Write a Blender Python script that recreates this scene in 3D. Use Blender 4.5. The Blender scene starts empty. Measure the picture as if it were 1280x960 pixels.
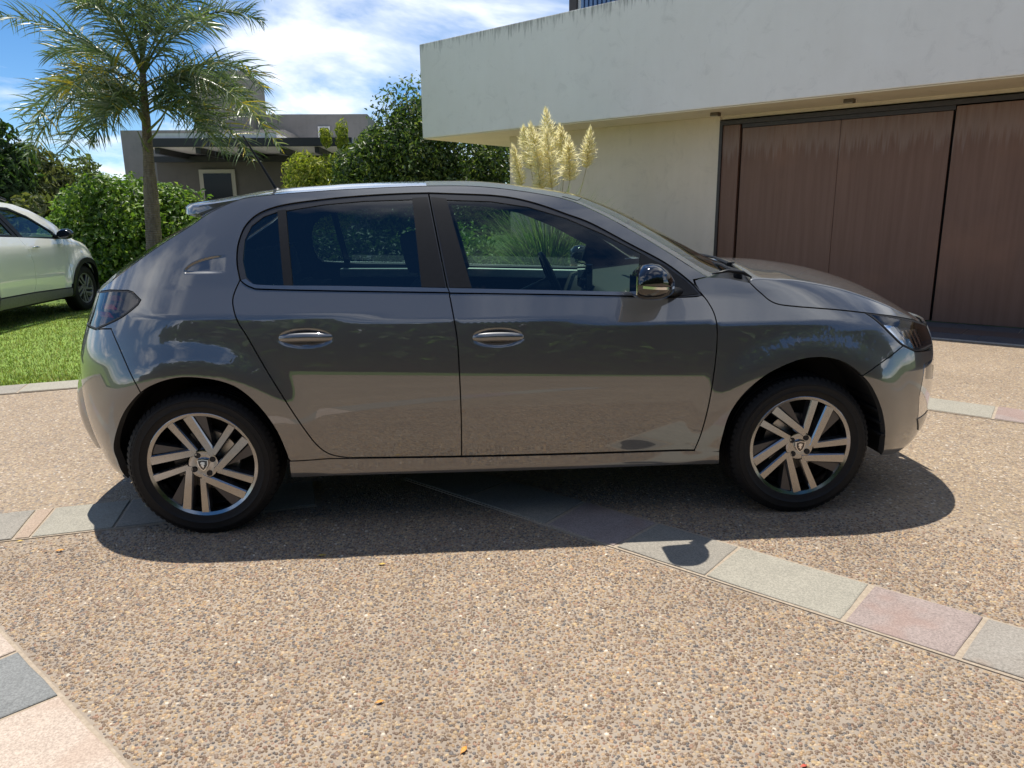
import bpy, bmesh, math, random
import numpy as np
from mathutils import Vector, Matrix
from mathutils.geometry import delaunay_2d_cdt

random.seed(7)
RNG = np.random.default_rng(7)
scene = bpy.context.scene
COL = scene.collection

# ------------------------------------------------------------------ camera
CAM_P = np.array([1.1049, -2.92668, 1.30986])
CAM_F, CAM_PITCH, CAM_ROLL, CAM_YAW = 919.268, 0.22804, -0.01144, 0.06123
_fw = np.array([math.sin(CAM_YAW) * math.cos(CAM_PITCH), math.cos(CAM_YAW) * math.cos(CAM_PITCH), -math.sin(CAM_PITCH)])
_rt = np.array([math.cos(CAM_YAW), -math.sin(CAM_YAW), 0.0])
_up = np.cross(_rt, _fw)
_c, _s = math.cos(CAM_ROLL), math.sin(CAM_ROLL)
_rt, _up = _c * _rt + _s * _up, -_s * _rt + _c * _up
cam_data = bpy.data.cameras.new('camera')
cam = bpy.data.objects.new('camera', cam_data)
COL.objects.link(cam)
cam_data.sensor_width = 36.0
cam_data.lens = CAM_F / 1280 * 36.0
cam_data.clip_start, cam_data.clip_end = 0.05, 3000.0
M = Matrix.Identity(4)
for i in range(3):
    M[i][0], M[i][1], M[i][2], M[i][3] = _rt[i], _up[i], -_fw[i], CAM_P[i]
cam.matrix_world = M
scene.camera = cam

# ------------------------------------------------------------------ sky, sun, exposure
SUN_V = Vector((-0.09, 0.29, 1.0)).normalized()
SUN_EL = math.asin(SUN_V.z)
world = bpy.data.worlds.new('World')
scene.world = world
world.use_nodes = True
nt = world.node_tree
nt.nodes.clear()
def _n(t, **kw):
    n = nt.nodes.new(t)
    for k, v in kw.items():
        setattr(n, k, v)
    return n
sky = _n('ShaderNodeTexSky', sky_type='NISHITA')
sky.sun_disc = False
sky.sun_elevation = SUN_EL
sky.sun_rotation = math.atan2(SUN_V.x, SUN_V.y)
sky.air_density, sky.dust_density, sky.ozone_density = 1.0, 0.0, 2.5
sky.altitude = 2500
tc = _n('ShaderNodeTexCoord')
sep = _n('ShaderNodeSeparateXYZ'); nt.links.new(tc.outputs['Generated'], sep.inputs[0])
mx = _n('ShaderNodeMath', operation='MAXIMUM'); nt.links.new(sep.outputs[2], mx.inputs[0]); mx.inputs[1].default_value = 0.0
ad = _n('ShaderNodeMath', operation='ADD'); nt.links.new(mx.outputs[0], ad.inputs[0]); ad.inputs[1].default_value = 0.22
dx = _n('ShaderNodeMath', operation='DIVIDE'); nt.links.new(sep.outputs[0], dx.inputs[0]); nt.links.new(ad.outputs[0], dx.inputs[1])
dy = _n('ShaderNodeMath', operation='DIVIDE'); nt.links.new(sep.outputs[1], dy.inputs[0]); nt.links.new(ad.outputs[0], dy.inputs[1])
cmb = _n('ShaderNodeCombineXYZ'); nt.links.new(dx.outputs[0], cmb.inputs[0]); nt.links.new(dy.outputs[0], cmb.inputs[1])
cmb.inputs[2].default_value = 40.0
noi = _n('ShaderNodeTexNoise'); nt.links.new(cmb.outputs[0], noi.inputs['Vector'])
noi.inputs['Scale'].default_value = 1.15; noi.inputs['Detail'].default_value = 9.0; noi.inputs['Roughness'].default_value = 0.56
noi.inputs['Distortion'].default_value = 0.35
rmp = _n('ShaderNodeValToRGB'); nt.links.new(noi.outputs[0], rmp.inputs[0])
rmp.color_ramp.elements[0].position, rmp.color_ramp.elements[1].position = 0.48, 0.63
rmp.color_ramp.elements[0].color, rmp.color_ramp.elements[1].color = (0, 0, 0, 1), (0.95, 0.95, 0.95, 1)
hsv = _n('ShaderNodeHueSaturation'); nt.links.new(sky.outputs[0], hsv.inputs['Color']); hsv.inputs['Saturation'].default_value = 1.25; hsv.inputs['Value'].default_value = 0.5
mixc = _n('ShaderNodeMix', data_type='RGBA')
nt.links.new(rmp.outputs[0], mixc.inputs['Factor']); nt.links.new(hsv.outputs[0], mixc.inputs['A'])
noi2 = _n('ShaderNodeTexNoise'); nt.links.new(cmb.outputs[0], noi2.inputs['Vector'])
noi2.inputs['Scale'].default_value = 2.6; noi2.inputs['Detail'].default_value = 6.0
rmp2 = _n('ShaderNodeValToRGB'); nt.links.new(noi2.outputs[0], rmp2.inputs[0])
rmp2.color_ramp.elements[0].color, rmp2.color_ramp.elements[1].color = (3.3, 3.65, 4.3, 1), (5.6, 5.6, 5.6, 1)
rmp2.color_ramp.elements[0].position, rmp2.color_ramp.elements[1].position = 0.35, 0.6
nt.links.new(rmp2.outputs[0], mixc.inputs['B'])
bg = _n('ShaderNodeBackground'); nt.links.new(mixc.outputs['Result'], bg.inputs[0]); bg.inputs[1].default_value = 0.15
wo = _n('ShaderNodeOutputWorld'); nt.links.new(bg.outputs[0], wo.inputs[0])

sun_data = bpy.data.lights.new('sun', 'SUN')
sun = bpy.data.objects.new('sun', sun_data)
COL.objects.link(sun)
sun_data.energy, sun_data.angle, sun_data.color = 3.4, math.radians(0.5), (1.0, 0.955, 0.88)
sun.rotation_euler = SUN_V.to_track_quat('Z', 'Y').to_euler()
sun.location = (0, 0, 12)
scene.view_settings.view_transform = 'Standard'
scene.view_settings.look = 'None'
scene.view_settings.exposure = 0.9
scene.view_settings.gamma = 1.0
scene.cycles.max_bounces = 10
scene.cycles.transparent_max_bounces = 16
scene.cycles.caustics_reflective = False
scene.cycles.caustics_refractive = False
scene.cycles.sample_clamp_indirect = 6.0

# ------------------------------------------------------------------ material helpers
class NT:
    def __init__(self, name):
        self.m = bpy.data.materials.new(name)
        self.m.use_nodes = True
        self.t = self.m.node_tree
        self.t.nodes.clear()
        self.out = self.t.nodes.new('ShaderNodeOutputMaterial')
    def n(self, kind, ins=None, **kw):
        nd = self.t.nodes.new('ShaderNode' + kind)
        for k, v in kw.items():
            setattr(nd, k, v)
        for k, v in (ins or {}).items():
            self.set(nd, k, v)
        return nd
    def set(self, nd, k, v):
        s = nd.inputs[k]
        if isinstance(v, bpy.types.NodeSocket):
            self.t.links.new(v, s)
        elif isinstance(v, (tuple, list)):
            if s.type == 'RGBA' and len(v) == 3:
                v = (*v, 1)
            s.default_value = v
        else:
            s.default_value = v
    def co(self, kind='Object'):
        return self.n('TexCoord').outputs[kind]
    def mapped(self, scale=(1, 1, 1), rot=(0, 0, 0), kind='Object'):
        return self.n('Mapping', {'Vector': self.co(kind), 'Scale': scale, 'Rotation': rot}).outputs[0]
    def noise(self, vec, scale, detail=4, rough=.55, dist=0):
        return self.n('TexNoise', {'Vector': vec, 'Scale': scale, 'Detail': detail, 'Roughness': rough, 'Distortion': dist})
    def ramp(self, fac, stops, interp='LINEAR'):
        r = self.n('ValToRGB', {'Fac': fac})
        cr = r.color_ramp
        cr.interpolation = interp
        while len(cr.elements) < len(stops):
            cr.elements.new(0.5)
        for e, (p, c) in zip(cr.elements, stops):
            e.position = p
            e.color = (*c, 1) if len(c) == 3 else c
        return r.outputs[0]
    def mix(self, fac, a, b, blend='MIX'):
        m = self.n('Mix', data_type='RGBA', blend_type=blend)
        for k, v in (('Factor', fac), ('A', a), ('B', b)):
            idx = {'Factor': 0, 'A': 6, 'B': 7}[k]
            s = m.inputs[idx]
            if isinstance(v, bpy.types.NodeSocket):
                self.t.links.new(v, s)
            elif isinstance(v, (tuple, list)):
                s.default_value = (*v, 1) if len(v) == 3 else v
            else:
                s.default_value = v
        return m.outputs[2]
    def math(self, op, a, b=0.0, c=0.0):
        m = self.n('Math', operation=op)
        for i, v in enumerate((a, b, c)):
            if isinstance(v, bpy.types.NodeSocket):
                self.t.links.new(v, m.inputs[i])
            else:
                m.inputs[i].default_value = v
        return m.outputs[0]
    def bump(self, h, strength=.3, dist=.01):
        return self.n('Bump', {'Height': h, 'Strength': strength, 'Distance': dist}).outputs[0]
    def pbr(self, **kw):
        ins = {k.replace('_', ' '): v for k, v in kw.items()}
        p = self.n('BsdfPrincipled', ins)
        self.t.links.new(p.outputs[0], self.out.inputs[0])
        return p
    def surf(self, sock):
        self.t.links.new(sock, self.out.inputs[0])
        return self.m

MATS = {}
def simple(name, col, rough=.5, metal=0., var=.0, scale=30., bump=0., **kw):
    if name in MATS:
        return MATS[name]
    q = NT(name)
    c = col
    args = dict(Roughness=rough, Metallic=metal)
    if var > 0 or bump > 0:
        nz = q.noise(q.co(), scale, 5)
        if var > 0:
            c = q.ramp(nz.outputs[0], [(.25, tuple(x * (1 - var) for x in col)), (.75, tuple(min(1, x * (1 + var)) for x in col))])
        if bump > 0:
            args['Normal'] = q.bump(nz.outputs[0], bump, .004)
    p = q.pbr(Base_Color=c, **args)
    for k, v in kw.items():
        q.set(p, k.replace('_', ' '), v)
    MATS[name] = q.m
    return q.m

# ------------------------------------------------------------------ object helpers
def tag(o, label=None, cat=None, group=None, kind=None):
    if label: o['label'] = label
    if cat: o['category'] = cat
    if group: o['group'] = group
    if kind: o['kind'] = kind
    return o
def empty(name, loc, label=None, cat=None, group=None):
    o = bpy.data.objects.new(name, None)
    COL.objects.link(o)
    o.location = loc
    o.empty_display_size = .2
    o['_loc'] = 0
    del o['_loc']
    return tag(o, label, cat, group)
ABS = {}
def absloc(o):
    p = Vector(o.location)
    return p + absloc(o.parent) if (o.parent and not ABS.get(o.name)) else p
def link(name, mesh, parent=None):
    """link a mesh whose vertices are world coordinates"""
    o = bpy.data.objects.new(name, mesh)
    COL.objects.link(o)
    if parent:
        o.parent = parent
        r = parent
        while r.parent:
            r = r.parent
        if parent is r:
            o.matrix_parent_inverse = r.matrix_basis.inverted()
        # deeper levels: the parent's own mesh already sits in world coordinates
    return o
def mesh_np(name, V, F, mat=None, smooth=False, mats=None, midx=None):
    """V (n,3), F list of faces or (m,3|4) array"""
    me = bpy.data.meshes.new(name)
    V = np.asarray(V, dtype=np.float32)
    if isinstance(F, np.ndarray):
        k = F.shape[1]
        me.vertices.add(len(V)); me.vertices.foreach_set('co', V.ravel())
        me.loops.add(F.size); me.loops.foreach_set('vertex_index', F.astype(np.int32).ravel())
        me.polygons.add(len(F))
        me.polygons.foreach_set('loop_start', np.arange(0, F.size, k, dtype=np.int32))
        me.polygons.foreach_set('loop_total', np.full(len(F), k, dtype=np.int32))
        me.update(calc_edges=True)
    else:
        me.from_pydata([tuple(map(float, v)) for v in V], [], F)
    if mats:
        for m in mats: me.materials.append(m)
    elif mat:
        me.materials.append(mat)
    if midx is not None:
        me.polygons.foreach_set('material_index', np.asarray(midx, dtype=np.int32))
    if smooth:
        me.polygons.foreach_set('use_smooth', np.ones(len(me.polygons), dtype=bool))
    me.update()
    return me
class MB:
    """collects shapes for ONE mesh object, in world coordinates"""
    def __init__(self):
        self.V, self.F = [], []
    def add(self, V, F):
        b = len(self.V)
        self.V += [tuple(v) for v in V]
        self.F += [tuple(i + b for i in f) for f in F]
        return self
    def box(self, lo, hi, M=None):
        (a, b, c), (d, e, f) = lo, hi
        V = [Vector(p) for p in ((a,b,c),(d,b,c),(d,e,c),(a,e,c),(a,b,f),(d,b,f),(d,e,f),(a,e,f))]
        if M is not None: V = [M @ v for v in V]
        return self.add(V, [(0,3,2,1),(4,5,6,7),(0,1,5,4),(1,2,6,5),(2,3,7,6),(3,0,4,7)])
    def tube(self, pts, rad, n=8, cap=True, flat=1.0):
        pts = [Vector(p) for p in pts]
        if not isinstance(rad, (list, tuple)): rad = [rad] * len(pts)
        V, F = [], []
        ref = Vector((0.0, 0.0, 1.0))
        d0 = (pts[-1] - pts[0]).normalized()
        if abs(d0.z) > .9: ref = Vector((1.0, 0, 0))
        for i, p in enumerate(pts):
            d = (pts[min(i+1, len(pts)-1)] - pts[max(i-1, 0)]).normalized()
            a = d.cross(ref).normalized(); b = a.cross(d)
            for k in range(n):
                t = 2*math.pi*k/n
                V.append(p + a*(math.cos(t)*rad[i]) + b*(math.sin(t)*rad[i]*flat))
        for i in range(len(pts)-1):
            for k in range(n):
                F.append((i*n+k, i*n+(k+1) % n, (i+1)*n+(k+1) % n, (i+1)*n+k))
        if cap:
            F.append(tuple(reversed(range(n)))); F.append(tuple(range((len(pts)-1)*n, len(pts)*n)))
        return self.add(V, F)
    def lathe(self, prof, cx, cy, cz, n=48, axis='y'):
        """prof [(r, a)] revolved round an axis through c"""
        V, F = [], []
        for r, a in prof:
            for k in range(n):
                t = 2*math.pi*k/n
                if axis == 'y': V.append((cx + r*math.cos(t), cy + a, cz + r*math.sin(t)))
                elif axis == 'x': V.append((cx + a, cy + r*math.cos(t), cz + r*math.sin(t)))
                else: V.append((cx + r*math.cos(t), cy + r*math.sin(t), cz + a))
        for i in range(len(prof)-1):
            for k in range(n):
                F.append((i*n+k, i*n+(k+1) % n, (i+1)*n+(k+1) % n, (i+1)*n+k))
        return self.add(V, F)
    def prism(self, poly, f0, f1):
        """poly list of 2D points; f0,f1 map 2D->3D for the two ends"""
        n = len(poly)
        V = [f0(p) for p in poly] + [f1(p) for p in poly]
        F = [tuple(range(n)), tuple(reversed(range(n, 2*n)))] + [(i, i+n, (i+1) % n + n, (i+1) % n) for i in range(n)]
        return self.add(V, F)
    def build(self, name, mat, parent=None, smooth=False, bevel=0, weld=True):
        me = bpy.data.meshes.new(name)
        me.from_pydata([tuple(map(float, v)) for v in self.V], [], self.F)
        bm = bmesh.new(); bm.from_mesh(me)
        if weld: bmesh.ops.remove_doubles(bm, verts=bm.verts, dist=1e-5)
        bmesh.ops.recalc_face_normals(bm, faces=bm.faces)
        if bevel:
            es = [e for e in bm.edges if len(e.link_faces) == 2 and e.calc_face_angle(0) > .6]
            bmesh.ops.bevel(bm, geom=es, offset=bevel, segments=2, affect='EDGES', profile=.6)
        bm.to_mesh(me); bm.free()
        me.materials.append(mat)
        if smooth:
            for p in me.polygons: p.use_smooth = True
            if smooth != 'all':
                me.set_sharp_from_angle(angle=math.radians(38))
        return link(name, me, parent)

def at(px, py, Y):
    """point on the plane y = Y that the photograph shows at pixel px, py"""
    d = _fw + _rt * (px - 640) / CAM_F + _up * (480 - py) / CAM_F
    t = (Y - CAM_P[1]) / d[1]
    return Vector(CAM_P + t * d)
def in_view(P, margin=60):
    d = np.asarray(P) - CAM_P
    w = d @ _fw
    u = 640 + CAM_F * (d @ _rt) / np.maximum(w, 1e-3)
    v = 480 - CAM_F * (d @ _up) / np.maximum(w, 1e-3)
    return (w > .1) & (u > -margin) & (u < 1280 + margin) & (v > -margin) & (v < 960 + margin)
# ------------------------------------------------------------------ ground materials
def mat_aggregate():
    q = NT('exposed_aggregate')
    co = q.co()
    warp = q.noise(co, 60, 2)
    vec = q.n('VectorMath', {0: co, 1: q.n('VectorMath', {0: warp.outputs['Color'], 'Scale': .006}, operation='SCALE').outputs[0]}, operation='ADD').outputs[0]
    vo = q.n('TexVoronoi', {'Vector': vec, 'Scale': 88.0, 'Randomness': 1.0})
    ve = q.n('TexVoronoi', {'Vector': vec, 'Scale': 88.0, 'Randomness': 1.0}, feature='DISTANCE_TO_EDGE')
    r = q.n('SeparateColor', {'Color': vo.outputs['Color']})
    peb = q.ramp(r.outputs[0], [(0., (.17, .115, .075)), (.13, (.27, .19, .115)), (.30, (.40, .29, .18)), (.44, (.48, .36, .225)), (.58, (.30, .23, .165)),
                                (.68, (.19, .165, .15)), (.76, (.45, .33, .19)), (.86, (.55, .44, .30)), (.94, (.35, .23, .16)), (1., (.72, .65, .54))])
    grout = q.ramp(q.noise(co, 5, 6).outputs[0], [(.3, (.30, .245, .19)), (.7, (.375, .315, .25))])
    edge = q.ramp(ve.outputs['Distance'], [(.0, (0, 0, 0)), (.17, (1, 1, 1))])
    g = q.n('SeparateColor', {'Color': edge}).outputs[0]
    # real pebbles stand on the driveway within 3.7 m of this spot; there the sheet is plain grout
    dd = q.n('VectorMath', {0: co, 1: tuple(float(v) for v in CAM_P)}, operation='DISTANCE').outputs['Value']
    far = q.n('SeparateColor', {'Color': q.ramp(q.math('SUBTRACT', dd, 3.0), [(.45, (0, 0, 0)), (.80, (1, 1, 1))])}).outputs[0]
    xyz = q.n('SeparateXYZ', {0: co})
    ex = q.math('SUBTRACT', q.math('ABSOLUTE', q.math('SUBTRACT', xyz.outputs[0], 1.2)), 2.55)
    ey = q.math('SUBTRACT', q.math('ABSOLUTE', q.math('ADD', xyz.outputs[1], .535)), 1.085)
    edge_ = q.n('SeparateColor', {'Color': q.ramp(q.math('ADD', q.math('MAXIMUM', ex, ey), .2), [(.06, (0, 0, 0)), (.2, (1, 1, 1))])}).outputs[0]
    far = q.math('MAXIMUM', far, edge_)
    g = q.math('MULTIPLY', g, far)
    col = q.mix(g, grout, peb)
    big = q.ramp(q.noise(co, .9, 5, .6).outputs[0], [(.3, (.76, .74, .715)), (.7, (.93, .915, .89))])
    col = q.mix(1.0, col, big, 'MULTIPLY')
    h = q.math('ADD', q.math('MULTIPLY', g, .7), q.math('MULTIPLY', r.outputs[1], .3))
    q.pbr(Base_Color=col, Roughness=.72, Specular_IOR_Level=.35, Normal=q.bump(h, .55, .006))
    return q.m
def mat_grout():
    q = NT('sandy_grout')
    c = q.co()
    col = q.ramp(q.noise(c, 90, 5).outputs[0], [(.3, (.29, .23, .165)), (.7, (.41, .335, .25))])
    q.pbr(Base_Color=col, Roughness=.9, Normal=q.bump(q.noise(c, 220, 3).outputs[0], .4, .003))
    return q.m
def mat_stone(name, c1, c2, c3=None, scale=7.):
    q = NT(name)
    co = q.co()
    a = q.noise(co, scale, 8, .62, .6)
    col = q.ramp(a.outputs[0], [(.28, c1), (.5, tuple((x + y) / 2 for x, y in zip(c1, c2))), (.72, c2)])
    fine = q.noise(co, 160, 4, .7)
    col = q.mix(.5, col, q.ramp(fine.outputs[0], [(.35, tuple(x * .55 for x in c1)), (.65, tuple(min(1, x * 1.35) for x in c2))]))
    if c3:
        b = q.noise(co, 3.1, 3)
        m = q.ramp(b.outputs[0], [(.56, (0, 0, 0)), (.64, (1, 1, 1))])
        col = q.mix(q.math('MULTIPLY', q.n('SeparateColor', {'Color': m}).outputs[0], .32), col, c3)
    h = q.math('ADD', q.math('MULTIPLY', a.outputs[0], .6), q.math('MULTIPLY', fine.outputs[0], .4))
    q.pbr(Base_Color=col, Roughness=.78, Normal=q.bump(h, .6, .006))
    return q.m
def mat_soil():
    q = NT('soil_and_grass')
    co = q.co()
    col = q.ramp(q.noise(co, 1.1, 8, .65).outputs[0], [(.3, (.055, .085, .02)), (.5, (.085, .13, .03)), (.7, (.13, .16, .05))])
    q.pbr(Base_Color=col, Roughness=.95, Normal=q.bump(q.noise(co, 40, 4).outputs[0], .6, .03))
    return q.m
M_AGG, M_GROUT, M_SOIL = mat_aggregate(), mat_grout(), mat_soil()
ST_GREY = mat_stone('grey_porphyry', (0.193, 0.177, 0.146), (0.286, 0.256, 0.210))
ST_PALE = mat_stone('pale_grey_porphyry', (0.231, 0.215, 0.171), (0.332, 0.305, 0.243))
ST_PINK = mat_stone('mauve_porphyry', (0.217, 0.166, 0.145), (0.321, 0.255, 0.225), (0.273, 0.154, 0.112))
ST_TAN = mat_stone('tan_grey_porphyry', (0.215, 0.185, 0.151), (0.297, 0.271, 0.231), (0.267, 0.157, 0.094))
ST_DARK = mat_stone('dark_grey_porphyry', (0.131, 0.134, 0.129), (0.209, 0.212, 0.202))
ST_BEIGE = mat_stone('beige_porphyry', (0.355, 0.276, 0.214), (0.490, 0.398, 0.320), (0.355, 0.244, 0.175))
ST_TANP = mat_stone('plain_tan_porphyry', (0.297, 0.214, 0.149), (0.379, 0.285, 0.208))
ST_SLATE = mat_stone('charcoal_slate', (.060, .062, .070), (.105, .106, .112))
ST_RUST = mat_stone('rusty_slate', (.085, .060, .050), (.125, .085, .068))

# one sheet to the horizon, the driveway slab on it
me = mesh_np('ground', [(-900, -900, -.03), (900, -900, -.03), (900, 900, -.03), (-900, 900, -.03)], [(0, 1, 2, 3)], M_SOIL)
tag(link('ground', me), kind='structure')

WA = 0.76421
WD, WN = Vector((math.cos(WA), -math.sin(WA), 0)), Vector((math.sin(WA), math.cos(WA), 0))   # along / into the garage wall
WOFF = 8.4076
def wp(s, off, z=0.): return WD * s + WN * off + Vector((0, 0, z))
CA = math.radians(18.4)
CD, CN = Vector((math.cos(CA), math.sin(CA), 0)), Vector((-math.sin(CA), math.cos(CA), 0))    # lawn kerb
def cp(s, off, z=0.): return CD * s + CN * off + Vector((0, 0, z))
LA = math.radians(12.5)
LD, LN = Vector((math.cos(LA), math.sin(LA), 0)), Vector((-math.sin(LA), math.cos(LA), 0))    # band towards the rear wheel
def lp(s, off, z=0.): return LD * s + LN * off + Vector((0, 0, z))

def sheet(name, pts, z, mat, parent=None, thick=.03):
    n = len(pts)
    V = [(p[0], p[1], z) for p in pts] + [(p[0], p[1], z - thick) for p in pts]
    F = [tuple(range(n))] + [(i, i + n, (i + 1) % n + n, (i + 1) % n) for i in range(n)]
    me = mesh_np(name, V, F, mat)
    bm = bmesh.new(); bm.from_mesh(me); bmesh.ops.recalc_face_normals(bm, faces=bm.faces); bm.to_mesh(me); bm.free()
    return link(name, me, parent)
drive_pts = [cp(-14, 3.40), cp(5.2, 3.40), wp(-2.6, 7.16), wp(9, 7.16), (16, -9.5, 0), (-9, -9.5, 0), (-16, -6, 0)]
driveway = tag(sheet('driveway', drive_pts, 0., M_AGG), kind='structure')

# ------------------------------------------------------------------ stone bands, every slab its own piece
SLAB_CACHE = []
def slab(poly, top, mat, parent, name='stone_slab'):
    """bevelled slab with slightly uneven outline and top"""
    c = sum((Vector(p[:2]) for p in poly), Vector((0, 0))) / len(poly)
    rim = []
    n = len(poly)
    for i in range(n):
        a, b = Vector(poly[i][:2]), Vector(poly[(i + 1) % n][:2])
        L = (b - a).length
        k = max(2, int(L / .09))
        nn = Vector((-(b - a).y, (b - a).x)).normalized()
        for j in range(k):
            w = random.uniform(-.0022, .0022) if j else 0
            rim.append(a.lerp(b, j / k) + nn * w)
    m = len(rim)
    tx, ty = random.uniform(-.006, .006), random.uniform(-.006, .006)
    def z(p): return top + (p.x - c.x) * tx + (p.y - c.y) * ty
    V = [(p.x, p.y, top - .02) for p in rim] + [(p.x, p.y, z(p) - .002) for p in rim]
    ins = [p + (c - p).normalized() * .004 for p in rim]
    V += [(p.x, p.y, z(p)) for p in ins]
    F = [tuple(range(2 * m, 3 * m))]
    for i in range(m):
        j = (i + 1) % m
        F += [(i, j, m + j, m + i), (m + i, m + j, 2 * m + j, 2 * m + i)]
    me = mesh_np(name, V, F, mat)
    bm = bmesh.new(); bm.from_mesh(me); bmesh.ops.recalc_face_normals(bm, faces=bm.faces); bm.to_mesh(me); bm.free()
    return link(name, me, parent)
def band(name, fn, o0, o1, joints, mats, skew=0., g=.0075):
    bed = tag(sheet(name, [fn(joints[0], o0 - .004), fn(joints[-1], o0 - .004), fn(joints[-1], o1 + .004), fn(joints[0], o1 + .004)], .004, M_GROUT, thick=.03), kind='structure')
    lean = [random.uniform(-.5, .5) * skew for _ in joints]
    for i in range(len(joints) - 1):
        a, b = joints[i] + g + random.uniform(-.002, .003), joints[i + 1] - g + random.uniform(-.003, .002)
        k0, k1 = lean[i] + random.uniform(-.003, .003), lean[i + 1] + random.uniform(-.003, .003)
        slab([fn(a + k0, o0 + g), fn(b + k1, o0 + g), fn(b - k1, o1 - g), fn(a - k0, o1 - g)], .0085, mats[i % len(mats)], bed)
    return bed
G, P, K, T_, D_, B_ = ST_GREY, ST_PALE, ST_PINK, ST_TAN, ST_DARK, ST_BEIGE
band('middle_stone_band', wp, .985, 1.300, [.12, .55, 1.02, 1.385, 1.762, 2.247, 2.585, 3.10, 3.62, 4.0, 4.5, 5.1, 5.6, 6.1, 6.7, 7.3, 7.8], [G, G, K, G, P, K, T_, G, P, K], .03)
band('near_stone_band', wp, -1.10, -.786, [-3.4, -2.9, -2.4, -1.7, -1.2, -.75, -.3, .337, .66, 1.32, 1.8, 2.4, 2.9, 3.4, 4.0], [G, K, P, T_, G, B_, B_, D_, B_, G], .03)
band('far_stone_band', wp, 4.05, 4.41, [-.6, -.05, .4, .95, 1.45, 2.235, 2.9, 3.4, 4.0, 4.6, 5.2, 5.8, 6.4], [G, T_, K, G, P, K, G, P], .03)
band('left_stone_band', lp, .222, .556, [-4.2, -3.6, -3.1, -2.55, -2.0, -1.4, -.785, -.715, -.395, .0, .45], [G, K, P, G, T_, G, ST_TANP, P, G, G], .012, .005)
band('lawn_edge_band', cp, 3.42, 3.74, [-8.5, -7.8, -7.2, -6.5, -5.9, -5.2, -4.6, -4.0, -3.3, -2.7, -2.05, -1.35, -.75, -.1, .6, 1.2, 1.9, 2.5, 3.2, 3.9, 4.6, 5.0], [P, G, P, T_, G, P], .02)
# slate apron under the overhang
apron = tag(sheet('garage_apron', [wp(-2.6, 7.17), wp(9, 7.17), wp(9, 8.40), wp(-2.6, 8.40)], .004, M_GROUT, thick=.03), kind='structure')
slab([wp(-2.6, 7.175), wp(9, 7.175), wp(9, 7.235), wp(-2.6, 7.235)], .012, mat_stone('pale_edge_stone', (0.396, 0.356, 0.298), (0.494, 0.451, 0.387)), apron, 'edge_strip')
for r in range(3):
    o0 = 7.245 + r * .385
    s = -2.6 + [0, .37, .18][r]
    while s < 4.4:
        L = random.choice([.55, .7, .85, .62])
        slab([wp(s + .004, o0 + .004), wp(s + L - .004, o0 + .004), wp(s + L - .004, o0 + .378), wp(s + .004, o0 + .378)], .010,
             ST_RUST if (r == 1 and s < 2.2 and s + L > 1.3) else ST_SLATE, apron, 'slate_tile')
        s += L

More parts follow.
